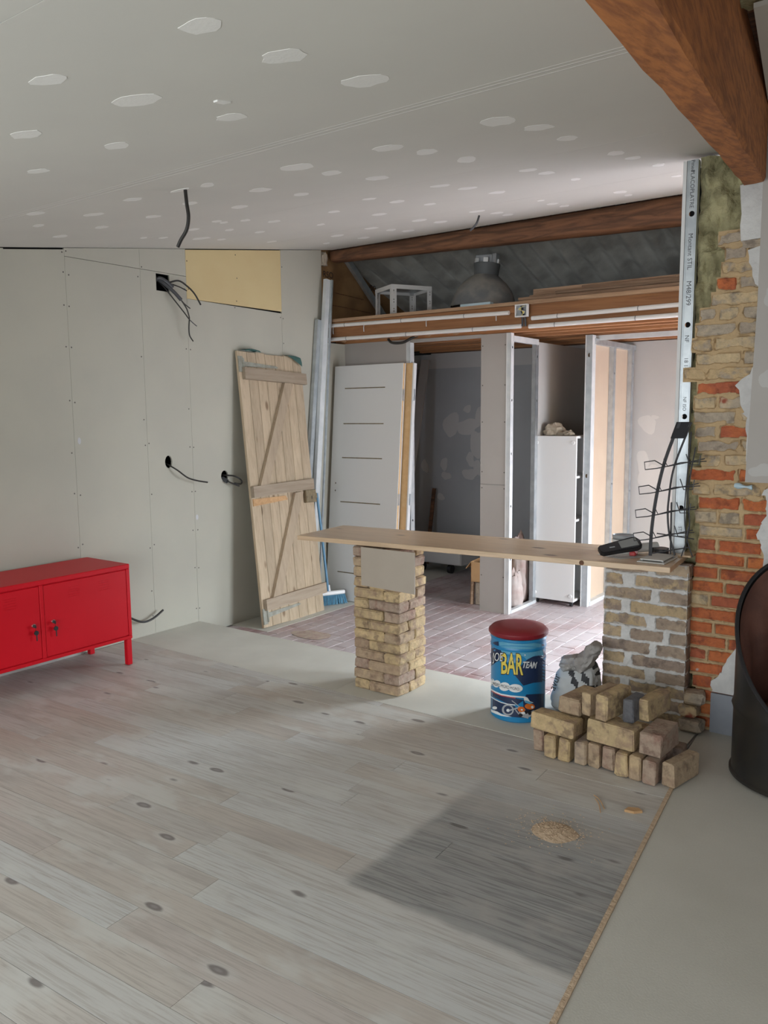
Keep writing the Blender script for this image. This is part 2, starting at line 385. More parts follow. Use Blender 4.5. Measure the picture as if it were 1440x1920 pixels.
PATCHES=[
(-1.27,1.16,0.036,0.026,0.032,-0.029),(-1.30,1.43,0.044,0.031,0.033,-0.036),(-1.73,1.12,0.034,0.025,0.034,-0.021),(-1.75,1.38,0.052,0.037,0.042,-0.032),(-1.31,1.74,0.050,0.036,0.032,-0.042),(-1.75,1.70,0.038,0.027,0.028,-0.027),
(-2.19,1.34,0.040,0.029,0.040,-0.024),(-2.19,1.64,0.032,0.023,0.038,-0.028),(-2.62,1.64,0.034,0.024,0.031,-0.019),(-2.17,2.45,0.060,0.043,0.044,-0.049),(-2.19,2.68,0.036,0.025,0.035,-0.043),(-2.18,2.98,0.043,0.030,0.033,-0.046),
(-2.60,2.38,0.025,0.018,0.037,-0.034),(-2.60,2.69,0.040,0.028,0.035,-0.036),(-2.61,2.97,0.031,0.022,0.032,-0.036),(-2.99,2.31,0.034,0.024,0.034,-0.026),(-2.99,2.63,0.030,0.021,0.036,-0.032),(-3.00,2.95,0.039,0.027,0.039,-0.038),
(-3.44,2.13,0.039,0.028,0.041,-0.025),(-3.40,2.40,0.045,0.032,0.035,-0.024),(-3.38,2.73,0.033,0.023,0.037,-0.030),(-3.78,2.35,0.024,0.017,0.041,-0.025),(-3.76,2.70,0.030,0.021,0.044,-0.031),(-4.12,2.69,0.036,0.025,0.050,-0.032),
(-3.43,3.20,0.024,0.017,0.033,-0.031),(-3.46,3.28,0.020,0.014,0.034,-0.032),(-3.36,3.35,0.025,0.017,0.033,-0.033),(-3.35,3.57,0.033,0.023,0.034,-0.036),(-3.73,3.30,0.028,0.020,0.038,-0.034),(-3.71,3.56,0.024,0.017,0.040,-0.038),
(-3.75,3.86,0.028,0.019,0.042,-0.043),(-4.11,3.24,0.019,0.013,0.033,-0.026),(-4.09,3.37,0.024,0.017,0.033,-0.027),(-4.08,3.67,0.051,0.035,0.046,-0.041),(-4.11,3.87,0.026,0.018,0.036,-0.034),(-4.16,4.40,0.032,0.022,0.040,-0.042),
(-1.33,2.49,0.048,0.035,0.034,-0.064),(-1.29,2.72,0.044,0.031,0.021,-0.045),(-1.31,3.01,0.034,0.024,0.019,-0.045),(-1.77,2.49,0.045,0.032,0.033,-0.047),(-1.74,2.70,0.033,0.023,0.032,-0.049),(-1.74,3.00,0.034,0.024,0.037,-0.064),
(-1.73,3.54,0.038,0.027,0.021,-0.043),(-1.72,3.72,0.035,0.025,0.021,-0.047),(-1.32,3.55,0.034,0.024,0.020,-0.054),(-1.32,3.77,0.031,0.022,0.015,-0.045),(-1.32,4.13,0.025,0.018,0.014,-0.044),(-1.73,4.09,0.022,0.016,0.019,-0.046),
(-2.17,3.49,0.044,0.031,0.023,-0.037),(-2.15,3.72,0.042,0.029,0.024,-0.041),(-2.16,4.05,0.042,0.030,0.026,-0.048),(-2.58,3.46,0.031,0.022,0.023,-0.031),(-2.58,3.71,0.035,0.025,0.031,-0.044),(-2.57,4.02,0.030,0.021,0.026,-0.040),
(-1.81,4.95,0.034,0.024,0.024,-0.066),(-1.84,5.18,0.019,0.013,0.020,-0.057),(-2.21,4.70,0.021,0.015,0.018,-0.038),(-2.25,4.96,0.033,0.023,0.025,-0.056),(-2.27,5.19,0.029,0.020,0.026,-0.060),(-2.64,4.69,0.045,0.031,0.030,-0.053),
(-2.64,4.95,0.038,0.026,0.031,-0.058),(-2.67,5.16,0.030,0.021,0.032,-0.062),(-2.95,4.05,0.039,0.027,0.031,-0.043),(-3.05,4.64,0.046,0.032,0.036,-0.054),(-3.06,4.92,0.042,0.029,0.037,-0.060),(-3.43,4.62,0.039,0.027,0.042,-0.056),
(-3.46,4.90,0.031,0.022,0.044,-0.062),(-3.47,5.13,0.042,0.029,0.045,-0.067),(-3.86,5.10,0.041,0.028,0.052,-0.069),(-1.39,4.66,0.024,0.016,0.013,-0.045),(-2.96,3.64,0.029,0.020,0.029,-0.036),(-3.38,4.02,0.022,0.015,0.037,-0.044),
(-3.80,4.70,0.041,0.028,0.048,-0.060),(-4.19,5.05,0.024,0.016,0.043,-0.052),]# ================================================================== THE SETTING
# ---- wooden floor: boards run along X, turned 2.5 degrees, cut at the strip on the right
def wood_edge(y): return -.95+(3.66-y)*.0958
ang = math.radians(2.5)
fl = MB().plate([(-4.7,-1.6),(wood_edge(-1.6),-1.6),(wood_edge(3.36),3.36),(-4.7,3.36)], -.013, None, t0=-.1)
floor = struct('floor', fl, M['dark'])
setp(floor, 'whitewashed pine board floor with dark knots')
PW = .124; nrow = 0
ca, sa = math.cos(ang), math.sin(ang)
ROT = Matrix.Rotation(ang, 4, 'Z')
v0 = -1.55
RP = random.Random(11)
while True:
    v1 = v0+PW
    if v0 > 3.75: break
    def clip(u, lo):   # keep within room
        return u
    def u_at_right(v):  # solve edge: x = u*ca - v*sa ; y = u*sa + v*ca
        u = -1.0
        for _ in range(20):
            y = u*sa+v*ca; u = (wood_edge(y)+v*sa)/ca
        return u
    def u_at_left(v): return (-4.578+v*sa)/ca
    u = u_at_left((v0+v1)/2)-.0; uend = u_at_right((v0+v1)/2)
    first = True
    cuts = [u]
    x = u+RP.uniform(.25,1.5)
    while x < uend-.25: cuts.append(x); x += RP.uniform(.45,1.9)
    cuts.append(uend)
    for i in range(len(cuts)-1):
        a, b = cuts[i]+.0007, cuts[i+1]-.0007
        g = .0009
        pl = [(a,v0+g),(b,v0+g),(b,v1-g),(a,v1-g)]
        if i == 0: pl[0] = (u_at_left(v0)+.002, v0+g); pl[3] = (u_at_left(v1)+.002, v1-g)
        if i == len(cuts)-2: pl[1] = (u_at_right(v0), v0+g); pl[2] = (u_at_right(v1), v1-g)
        # cut the boards where they run under the pale sheets
        cen = ((pl[0][0]+pl[1][0])/2, (v0+v1)/2)
        q = []
        for (uu,vv) in pl:
            yy = uu*sa+vv*ca
            if yy > 3.352: vv = (3.352-uu*sa)/ca
            q.append((uu,vv))
        if q[3][1]-q[0][1] < .004 and q[2][1]-q[1][1] < .004: continue
        mb = MB().plate([(p[0]-cen[0], p[1]-cen[1]) for p in q], 0, None, t0=-.013+RP.uniform(0,.0)) 
        dz = RP.uniform(-.0006,.0004)
        mb.build('plank', M['floor'], floor, M=ROT @ TR(cen[0],cen[1],dz))
    v0 = v1; nrow += 1
# strip of dusty batten along the cut edge
e0, e1 = (wood_edge(3.64),3.64), (wood_edge(-1.5),-1.5)
tr = MB().plate([(e0[0],e0[1]),(e0[0]+.016,e0[1]),(e1[0]+.016,e1[1]),(e1[0],e1[1])], .004, None, t0=-.02)
setp(struct('trim_1', tr, M['sawdust']), 'thin dusty wooden strip along the edge of the boards')
# beige vinyl on the right
vy = MB().plate([(wood_edge(3.64)+.0165,3.64),(wood_edge(-1.6)+.0165,-1.6),(3.3,-1.6),(3.3,3.97),(-.97,3.97),(-.955,3.66)], 0, None, t0=-.1)
setp(struct('floor_vinyl', vy, M['vinyl']), 'plain beige vinyl floor beside the wooden boards')
# pale sheets in front of the step
sl = MB().span((-4.62,3.352,-.1),(-.97,3.968,-.012))
slab = struct('floor_step', sl, M['pb_grey'])
setp(slab, 'pale sheet flooring along the step down to the red tiles')
for a,b in ((-4.58,-2.79),(-2.788,-.975)):
    MB().span((a,3.354,-.012),(b,3.968,.0008)).build('sheet', M['slab'], slab)
# ---- red tile floor of the back room (10 cm lower)
tb = MB().span((-5.05,3.968,-.25),(1.7,7.6,-.108))
tf = struct('floor_tiles', tb, M['grout']); setp(tf, 'dusty red tile floor of the back room')
ty, tx = .22, .11
tmesh = MB().box((0,0,0),(tx-.006,ty-.006,.012),None,.0015).mesh('tile'); tmesh.materials.append(M['tile'])
RT = random.Random(5); rest = MB(); nt = 0
for i in range(60):
    cx = -4.55+tx*(i+.5); off = (i%2)*ty/2
    for j in range(-1,17):
        cy = 3.97+ty*(j+.5)+off
        if cy > 7.45 or cx > 1.5 or cy < 3.97+ty*.3: continue
        if cx < -4.2 and cy > 4.3: continue
        if cx < -1.25 and cy < 6.0 and nt < 300:
            put('tile', tmesh, None, tf, TR(cx,cy,-.106+RT.uniform(-.0007,.0007)) @ RZ(RT.uniform(-.4,.4))); nt += 1
        else: rest.box((cx,cy,-.106),(tx-.006,ty-.006,.012))
setp(rest.build('far_tiles', M['tile'], tf), kind='stuff')
MB().span((-5.0,4.3,-.108),(-4.205,7.4,-.0985)).build('cement_strip', M['slab'], tf)
# ---- left wall, built from plasterboard sheets
wl = MB().span((-4.80,-1.6,-.2),(-4.70,5.45,3.3))
wall_left = struct('wall_left', wl, M['dark']); setp(wall_left, 'long cream plasterboard wall with unfinished joints')
LW = MLW(-4.596)
def sheet(y0,y1,z0,zt0,zt1,mat,holes=(),name='sheet'):
    return MB().plate([(y0,z0),(y1,z0),(y1,zt1),(y0,zt0)], .013, LW, holes).build(name, mat, wall_left)
g = .0008
for a,b in ((-1.6,.62),(.62,1.815),(1.815,2.62)):
    sheet(a+g,b-g,0,ceilz(a)-.006,ceilz(b)-.006,M['wall'])
sheet(2.62-g,3.01-g,0,ceilz(2.62)-.012,ceilz(3.01)-.012,M['wall'])
sheet(3.01+g,3.57-g,0,2.499,2.499,M['wall'])
sheet(3.01+g,3.57-g,2.502,ceilz(3.01)-.003,ceilz(3.57)-.003,M['wall'])
sheet(3.57+g,3.965-g,0,2.499,2.499,M['wall'],[rect(3.70,2.375,3.815,2.49), circle(3.745,1.20,.032,14,.045)])
sheet(3.57+g,3.965-g,2.502,ceilz(3.57)-.003,ceilz(3.965)-.003,M['wall'])
sheet(3.965+g,4.945-g,-.1,2.347,2.334,M['wall'],[circle(4.27,1.065,.036,14,.042)])
sheet(3.965+g,4.945-g,2.3485,ceilz(3.965)-.008,ceilz(4.945)-.008,M['board_yellow'],(),'yellow_sheet')
sheet(4.945+g,5.45,-.1,ceilz(4.945)-.004,ceilz(5.45)-.004,M['wall'])
sc = MB()
for yj,zs in ((3.01,(.15,.42,.70,1.03,1.30,1.62,1.95,2.2,2.40,2.53)),(3.57,(.12,.30,.62,.98,1.33,1.5,1.92,2.3,2.45,2.52)),(3.965,(.1,.4,.68,.98,1.3,1.58,2.0,2.30,2.42,2.6)),(4.945,(1.9,2.1,2.30,2.36,2.5,2.7))):
    for z in zs:
        for s_ in (-1,1):
            if R.random() < .8: sc.lathe([(0,.0004),(.005,.0003),(.005,-.001)],8,(yj+s_*.018+R.uniform(-.006,.006),z+R.uniform(-.01,.01),.013),LW)
for y,z in ((4.45,2.38),(4.46,2.55),(4.45,2.72),(4.43,2.33)): sc.lathe([(0,.0004),(.005,.0003),(.005,-.001)],8,(y,z,.013),LW)
setp(sc.build('screw_heads', M['screw'], wall_left), kind='stuff')
for (y,z,a,b) in ((3.045,1.37,.012,.022),(3.985,.78,.012,.020)):
    MB().plate(circle(y,z,a,12,b),.0137,LW,(),.012).build('filler_smear', M['pb_blue'], wall_left)
setp(struct('baseboard_left', MB().span((-4.583,-1.6,0),(-4.570,2.985,.055)), M['plinth']), 'low pale strip at the foot of the cream wall')
# left wall of the back room under the loft + insulation paper above it
setp(struct('wall_left_return', MB().span((-4.80,5.45,-.2),(-4.60,5.80,2.14)), M['wall']), 'short beige wall piece under the loft corner')
setp(struct('wall_left_store', MB().span((-5.10,5.80,-.2),(-4.98,7.5,2.14)), M['pb_grey']), 'side wall of the dark store behind the partition')
def kraft(u,v):
    y = 5.44+u*2.0; z = 2.28+v*.75
    return Vector((-4.66+.035*noise.noise(Vector((y*4,z*4,3)))+.012*noise.noise(Vector((y*14,z*9,8))), y, z))
kp = struct('wall_gable_insulation', MB().grid(kraft,40,18), M['kraft'], True); setp(kp, 'brown kraft paper faced insulation on the gable above the loft')
tm = text_mesh('RSO',.075); tm.transform(basis((0,1,0),(0,0,1),(1,0,0),(-4.615,5.58,2.72))); put('printed_mark', tm, M['pblack'], kp)
tm = text_mesh('ISO',.07); tm.transform(basis((0,1,0),(0,0,1),(1,0,0),(-4.61,6.22,2.68))); put('printed_mark', tm, M['pblack'], kp)
MB().tube([(-4.625,5.52,2.585),(-4.63,5.8,2.58),(-4.625,6.1,2.565)],.003,6).build('seam', M['purlin'], kp)
MB().tube([(-4.625,5.52,2.475),(-4.63,5.8,2.47),(-4.625,6.2,2.455)],.003,6).build('seam', M['purlin'], kp)
gb = MB().span((-5.1,5.45,2.14),(-4.72,7.6,3.1)); setp(struct('wall_gable', gb, M['dark']), 'dark gable behind the insulation paper')
# ---- ceiling: sloping plasterboard sheets with filler dabs
def CM(): # plane coordinates (x, y) -> ceiling underside, thickness upwards
    k = math.sqrt(1+.146**2)
    return basis((1,0,0),(0,1/k,.146/k),(0,-.146/k,1/k),(0,0,ceilz(0)))
CMX = CM(); KC = math.sqrt(1+.146**2)
cb = MB().plate([(-4.8,-1.7*KC),(-.09,-1.7*KC),(-.90,3.99*KC),(1.7,3.99*KC),(1.7,5.62*KC),(-4.8,5.62*KC)], .2, CMX, t0=.014)
ceiling = struct('ceiling', cb, M['dark']); setp(ceiling, 'sloping plasterboard ceiling with white filler dabs')
def beam_x(y): return -.83-.144*(y-3.87)
seams = [-1.6,-.33,.87,2.08,3.285,4.485,5.62]
for a,b in zip(seams, seams[1:]):
    xa, xb = (beam_x(a), beam_x(b)) if b < 4 else (1.68, 1.68)
    pl_ = [(-4.60,a*KC+.001),(xa,a*KC+.001),(xb,b*KC-.001),(-4.60,b*KC-.001)]
    if a < 3.97 < b: pl_ = [(-4.60,a*KC+.001),(beam_x(a),a*KC+.001),(beam_x(3.99),3.99*KC),(1.68,3.99*KC),(1.68,b*KC-.001),(-4.60,b*KC-.001)]
    MB().plate(pl_, .013, CMX).build('sheet', M['ceil'], ceiling)
for dy,wd in ((-.028,.006),(0,.010),(.03,.006)):
    MB().plate([(-4.55,(2.08+dy)*KC-wd/2),(beam_x(2.08)+.01,(2.08+dy)*KC-wd/2),(beam_x(2.08)+.01,(2.08+dy)*KC+wd/2),(-4.55,(2.08+dy)*KC+wd/2)], 0, CMX, t0=-.0006).build('joint_tape', M['tape'], ceiling)
RC = random.Random(3)
for (cx,cy,ax,ay,bx,by) in PATCHES:
    n = 14; pts = []
    for k in range(n):
        t = 2*math.pi*k/n; c, s = math.cos(t), math.sin(t); q = max(abs(c),abs(s))**.45
        rr = RC.uniform(.82,1.08)/q**.3
        pts.append((cx+(ax*c+bx*s)*rr, (cy+(ay*c+by*s)*rr)*KC))
    MB().plate(pts, .0, CMX, t0=-.0008).build('filler_dab', M['filler'], ceiling)
MB().plate([(-1.655,1.545*KC),(-1.64,1.545*KC),(-1.632,1.585*KC),(-1.655,1.58*KC)], 0, CMX, t0=-.004).build('filler_crumb', M['filler'], ceiling)
# ---- big sloping rafter on the right
mb = MB()
def bp(y, side, up): # side 0 left 1 right
    return Vector((beam_x(y)-.04+side*.085, y, ceilz(y)-.18+up*.36))
ny = 26
for i in range(ny+1):
    pass
ys = [3.91-(3.91+1.58)*i/ny for i in range(ny+1)]
rows = []
for y in ys:
    j = lambda: R.uniform(-.003,.003)
    rows.append([mb.bm.verts.new(bp(y,0,0)+Vector((j(),0,j()))), mb.bm.verts.new(bp(y,.5,0)+Vector((0,0,j()))), mb.bm.verts.new(bp(y,.93,0)+Vector((j(),0,.002+j()))), mb.bm.verts.new(bp(y,1,.04)+Vector((j(),0,j()))), mb.bm.verts.new(bp(y,1,1)), mb.bm.verts.new(bp(y,0,1))])
for a,b in zip(rows,rows[1:]):
    for k in range(6): mb.bm.faces.new((a[k],a[(k+1)%6],b[(k+1)%6],b[k]))
mb.bm.faces.new(rows[0]); mb.bm.faces.new(rows[-1][::-1])
bm_ = mb.build('rafter', M['beam'])
setp(bm_, 'large rough orange-brown timber rafter crossing the top right corner', 'beam')
# what lies to the right of it: another ceiling sheet, battens, wool and an added sky cover
CR = MB().plate([(-.79,3.93*KC),(-.545,2.47*KC),(3.3,2.35*KC),(3.3,3.95*KC)], .132, CMX, t0=.12)
setp(struct('ceiling_sheet_right', CR, M['ceil']), 'plasterboard ceiling sheet to the right of the rafter')
rf = MB().plate([(-4.9,-1.75*KC),(3.4,-1.75*KC),(3.4,5.5*KC),(-4.9,5.5*KC)], .45, CMX, t0=.40)
setp(struct('ceiling_sky_cover', rf, M['purlin']), 'dark cover added above the rafter to keep out the sky')  # added cover that makes the top of the room light-tight
mb = MB().plate([(beam_x(3.9)+.045,3.9*KC),(beam_x(1.2)+.055,1.2*KC),(beam_x(1.2)+.16,1.2*KC),(beam_x(3.9)+.10,3.9*KC)], .25, CMX, t0=.18)
setp(mb.build('roof_batten', M['purlin']), 'dark brown roof batten beside the big rafter', 'batten')
# ---- purlin at the ridge
def purl(u,v):
    x = -4.63+u*6.2; h = .10+.10*min(1,u*2)
    a = 2*math.pi*v; zc = 2.943-h/2
    q = 1+.05*noise.noise(Vector((x*3,math.cos(a)*2,math.sin(a)*2)))
    return Vector((x, 5.70+.075*math.copysign(abs(math.cos(a))**.6,math.cos(a))*q, zc+h/2*math.copysign(abs(math.sin(a))**.6,math.sin(a))*q))
setp(MB().grid(purl,60,16).build('ridge_purlin', M['purlin'], None, True), 'rough brown ridge purlin where the ceiling ends', 'beam')
# ---- corrugated roof over the loft
def roof(u,v):
    x = -4.70+u*6.4; d = v*2.05
    return Vector((x, 5.70+d, 2.945-.355*d+.025*math.sin(2*math.pi*x/.177)))
rs = MB().grid(roof,352,4)
bmesh.ops.solidify(rs.bm, geom=rs.bm.faces[:], thickness=-.012)
setp(struct('ceiling_corrugated', rs, M['roofsheet'], True), 'dark corrugated roof sheets above the loft')
setp(struct('ceiling_ridge_sky_block', MB().span((-4.8,5.60,2.958),(1.7,6.0,3.1)), M['purlin']), 'dark block added above the purlin to stop sky light')  # added block, stops sky leaking in through the corrugations
# ---- loft over the back room
loft = thing('loft', 'brown timber loft edge with open joists over the back room', 'loft', (-1.5,5.54,2.14))
MB().span((-4.60,5.535,2.145),(1.55,5.575,2.305)).build('header_board', M['joist'], loft)
MB().span((-4.60,5.515,2.255),(-2.75,5.535,2.303)).build('fascia_strip', M['joist'], loft)
MB().span((-4.62,5.495,2.305),(1.55,5.64,2.330)).build('edge_plank', M['loftedge'], loft)
for i,y in enumerate((5.79,6.02,6.25,6.48,6.71,6.94,7.17)):
    MB().span((-4.715,y,2.145+.004*(i%2)),(1.55,y+.06,2.30)).build('joist', M['joist'], loft)
for i in range(12):
    y0 = 5.645+i*.148
    MB().span((-4.715 if y0 > 5.8 else -4.6,y0,2.303),(1.55,y0+.145,2.325)).build('deck_plank', M['joist'], loft)
for i in range(14):  # splintery lower edge of the header
    x = -4.45+i*.125+R.uniform(-.04,.04)
    MB().plate([(x,2.147),(x+R.uniform(.05,.14),2.147),(x+R.uniform(.03,.1),2.147-R.uniform(.006,.016)),(x+.02,2.147-R.uniform(.003,.012))],.006,MFW(5.555)).build('splinter', M['loftedge'], loft)
# white conduits clipped to the header
def conduit(x0,z0,x1,z1,lab):
    t = thing('conduit', lab, 'conduit', ((x0+x1)/2,5.50,z0))
    MB().tube([(x0,5.512 if z0<2.24 else 5.500,z0),(x1,5.512 if z0<2.24 else 5.500,z1)],.0155,10).build('pipe', M['conduit'], t, True)
    n = max(2,int(abs(x1-x0)/.55))
    for k in range(n):
        f = (k+.35)/n; x = x0+(x1-x0)*f; z = z0+(z1-z0)*f; yy = 5.512 if z0<2.24 else 5.500
        MB().tube([(x,yy-.006,z+.017),(x,yy-.017,z+.004),(x,yy-.017,z-.006),(x,yy-.006,z-.017)],.0018,5).build('clip', M['cable_grey'], t)
    return t
conduit(-4.575,2.277,-2.826,2.255,'upper white conduit on the loft edge, left of the junction box')
conduit(-2.649,2.203,1.4,2.245,'upper white conduit on the loft edge, right of the junction box')
conduit(-4.58,2.163,-2.735,2.153,'lower white conduit on the loft edge, left of the junction box')
conduit(-2.67,2.146,1.4,2.156,'lower white conduit on the loft edge, right of the junction box')
for i,x in enumerate((-4.50,-4.17,-3.55,-2.93)):
    setp(MB().tube([(x,5.497,2.262),(x,5.493,2.235),(x-.003,5.500,2.205)],.0032,6).build('bracket_pin', M['steel']),
         ['first','second','third','fourth'][i]+' metal pin below the upper left conduit, counted from the wall', 'pin', 'metal pins below the conduit')
jb = thing('junction_box', 'open square junction box with wires on the loft edge', 'electrical box', (-2.715,5.50,2.225))
W = MFW(5.500)
MB().plate(rect(-2.765,2.215,-2.665,2.305), .03, W, [rect(-2.757,2.223,-2.673,2.297)]).build('frame', M['plastic_white'], jb)
MB().plate(rect(-2.765,2.215,-2.665,2.305), .004, W).build('back', M['pgrey'], jb)
for k,(c,dx) in enumerate((('pyellow',0),('navy',.012),('pyellow2',-.014),('cable',.02),('pgrey',-.022))):
    MB().tube([(-2.715+dx,5.488,2.226),(-2.70-dx*.8,5.475,2.25),(-2.725+dx,5.476,2.27),(-2.705-dx,5.486,2.292)],.004,6,5).build('wire', M[c], jb)
MB().tube([(-2.72,5.505,2.215),(-2.72,5.505,2.15)],.008,6).build('cable', M['cable_grey'], jb)
MB().tube([(-2.70,5.505,2.215),(-2.695,5.505,2.15)],.008,6).build('cable', M['cable_grey'], jb)
setp(MB().tube([(-4.00,5.60,2.15),(-3.93,5.56,2.105),(-3.82,5.56,2.10),(-3.74,5.58,2.135),(-3.70,5.60,2.15)],.011,8,6).build('hanging_cable', M['cable'], None, True), 'short black cable drooping under the loft edge', 'cable')
# ---- stud partitions under the loft
def stud(mb, x0,y0,x1,y1,z0,z1): mb.span((x0,y0,z0),(x1,y1,z1))
pt = MB().plate(rect(-4.60,-.1,-3.935,2.143), .013, MFW(5.793))
p1 = struct('wall_partition_left', pt, M['pb_grey']); setp(p1, 'grey plasterboard partition behind the leaning white doors')
F5 = MFW(5.842)
def hstud(parent, x0, x1, yb, yf, z0, z1, mat, hz=(), name='stud', wdir='x'):
    """C profile: web facing the room with round holes, two flanges"""
    mb = MB(); w_ = x1-x0
    if wdir == 'x':      # web faces -Y at yf
        mb.plate(rect(x0,z0,x1,z1), .0012, MFW(yf+.0012), [circle((x0+x1)/2,h,.012,12,.016) for h in hz])
        mb.span((x0,yf,z0),(x0+.0012,yb,z1)); mb.span((x1-.0012,yf,z0),(x1,yb,z1))
    else:                # web faces +X at x1
        mb.plate(rect(yf,z0,yb,z1), .0012, MLW(x1-.0012), [circle((yf+yb)/2,h,.008,12,.010) for h in hz])
        mb.span((x0,yf,z0),(x1,yf+.0012,z1)); mb.span((x0,yb-.0012,z0),(x1,yb,z1))
    return mb.build(name, mat, parent)
hstud(p1,-3.933,-3.898,5.842,5.78,-.1,2.14,M['steel_white'],(1.95,1.2,.6,.2),wdir='y')
MB().span((-3.937,5.779,-.1),(-3.931,5.783,2.14)).build('board_edge', M['white'], p1)
MB().span((-3.90,5.782,2.118),(-3.215,5.83,2.143)).build('top_rail', M['pb_grey'], p1)
# pillar strip right of the doorway
ps = MB().plate(rect(-3.215,-.1,-2.985,.948), .013, MFW(5.793))
p2 = struct('wall_partition_strip', ps, M['pb_grey']); setp(p2, 'narrow tan-grey plasterboard strip beside the dark doorway')
MB().plate(rect(-3.215,.951,-2.985,2.14), .013, MFW(5.793)).build('sheet', M['pb_grey'], p2)
hstud(p2,-2.984,-2.950,5.830,5.776,-.1,2.14,M['steel_white'],(2.03,1.62,1.2,.78,.35),wdir='y')
MB().span((-2.989,5.775,-.1),(-2.983,5.782,2.14)).build('board_edge', M['white'], p2)
MB().span((-2.975,5.82,2.075),(-2.945,6.27,2.12)).build('top_rail', M['steel_white'], p2)
MB().span((-2.985,5.82,-.1),(-2.945,6.28,-.075)).build('bottom_rail', M['steel_white'], p2)
hstud(p2,-2.985,-2.95,6.28,6.225,-.1,2.10,M['steel'],(1.98,1.62,.4),wdir='y')
MB().plate([(6.28,-.1),(7.39,-.1),(7.39,2.10),(6.28,2.10)], .013, MLW(-2.965)).build('sheet', M['pb_white'], p2)
sc = MB()
for z in (2.05,1.74,1.45,1.05,.92,.5,.2):
    for x in (-3.20,-3.0): sc.lathe([(0,.0006),(.005,.0004),(.005,-.001)],8,(x,z,.013),MFW(5.793))
setp(sc.build('screw_heads', M['screw'], p2), kind='stuff')
# second returning partition, open studs with tan board backs
pb = MB().plate([(6.38,-.1),(7.39,-.1),(7.39,2.10),(6.38,2.10)], .013, MLW(-2.575))
p3 = struct('wall_partition_studs', pb, M['pb_back']); setp(p3, 'stud partition showing tan board backs between steel studs')
hstud(p3,-2.575,-2.525,6.42,6.37,-.1,2.14,M['steel'],(1.98,1.0,.3),wdir='x')
MB().span((-2.545,6.372,-.1),(-2.524,6.445,2.14)).build('stud_flange', M['steel_white'], p3)
MB().span((-2.582,6.366,-.1),(-2.575,6.384,2.14)).build('board_edge', M['white'], p3)
hstud(p3,-2.560,-2.520,6.90,6.845,-.1,2.10,M['steel'],(1.85,.9),wdir='y')
hstud(p3,-2.560,-2.520,7.36,7.30,-.1,2.10,M['steel'],(1.95,.8),wdir='y')
MB().span((-2.562,6.42,2.07),(-2.516,7.39,2.115)).build('top_rail', M['steel'], p3)
MB().span((-2.562,6.42,-.1),(-2.516,7.39,-.065)).build('bottom_rail', M['steel_white'], p3)
setp(struct('trim_2', MB().span((-2.57,6.50,2.105),(1.55,6.53,2.143)), M['steel_white']), 'steel head rail below the joists on the right')
# back wall with window on the right, behind the brickwork
bw = MB().plate(rect(-5.1,-.2,-2.60,2.15), .1, MFW(7.50))
wb = struct('wall_back', bw, M['pb_blue']); setp(wb, 'grey plasterboard back wall of the dark store with filler patches')
def blob(cx,cz,rx,rz,seed,n=16,sq=.3):
    q = random.Random(seed); a = [q.uniform(0,6.28) for _ in range(4)]; n = 22
    f = lambda t: 1+.16*math.sin(2*t+a[0])+.10*math.sin(3*t+a[1])+.06*math.sin(5*t+a[2])
    return [(cx+rx*math.cos(2*math.pi*k/n)*f(2*math.pi*k/n), cz+rz*math.sin(2*math.pi*k/n)*f(2*math.pi*k/n)) for k in range(n)]
for i,(x,z,a,b) in enumerate(((-4.274,1.563,.05,.035),(-4.47,1.40,.085,.14),(-4.27,1.38,.14,.08),(-4.12,1.50,.05,.10),(-4.14,1.20,.09,.16),(-4.234,1.04,.05,.07),(-4.556,.981,.05,.06),(-4.53,.857,.055,.045),(-4.239,.885,.08,.065),(-4.14,.95,.06,.08),(-4.596,.627,.05,.035),(-4.80,.951,.045,.07))):
    MB().plate(blob(x,z,a,b,i), .001+.0005*i, MFW(7.40)).build('filler_patch', M['patch'], wb)
MB().plate([(-5.0,1.99),(-2.97,1.99),(-2.97,2.15),(-5.0,2.15)], .002, MFW(7.40)).build('top_band', M['patch'], wb)
bw2 = MB().plate(rect(-2.60,-.2,1.7,2.15), .1, MFW(7.50), [rect(-.70,.28,.80,2.02)])
wb2 = struct('wall_back_white', bw2, M['pb_white']); setp(wb2, 'white plastered back wall to the right of the studs')
for i,(x,z,a,b) in enumerate(((-2.394,1.408,.075,.085),(-2.33,1.47,.03,.02),(-2.426,1.054,.06,.11),(-2.36,.93,.10,.10))):
    MB().plate(blob(x,z,a,b,40+i), .001+.0006*i, MFW(7.40)).build('filler_patch', M['filler_soft'], wb2)
setp(struct('wall_back_sky_block', MB().span((-5.1,7.41,2.13),(1.75,7.62,2.75)), M['purlin']), 'dark box added above the back wall to stop sky light')  # added box, closes the gap where sky leaked over the back wall
wn = MB().plate(rect(-.70,.28,.80,2.02), .05, MFW(7.47), [rect(-.64,.34,.02,1.96), rect(.08,.34,.74,1.96)])
setp(struct('window_1', wn, M['glassframe']), 'window of the back room')
setp(struct('wall_right_back', MB().plate(rect(3.9,-.2,7.6,3.1), .1, basis((0,1,0),(0,0,1),(-1,0,0),(1.75,0,0)), [rect(4.7,-.1,6.0,2.0)]), M['pb_white']), 'right wall of the back room')
dn = MB().plate(rect(4.7,-.1,6.0,2.0), .05, MLW(1.66), [rect(4.76,0,5.32,1.94), rect(5.38,0,5.94,1.94)])
setp(struct('door_1', dn, M['glassframe']), 'glazed door of the back room')
setp(struct('wall_opening_header', MB().span((-.80,3.99,2.3),(1.7,4.2,3.2)), M['pb_grey']), 'wall above the brickwork')
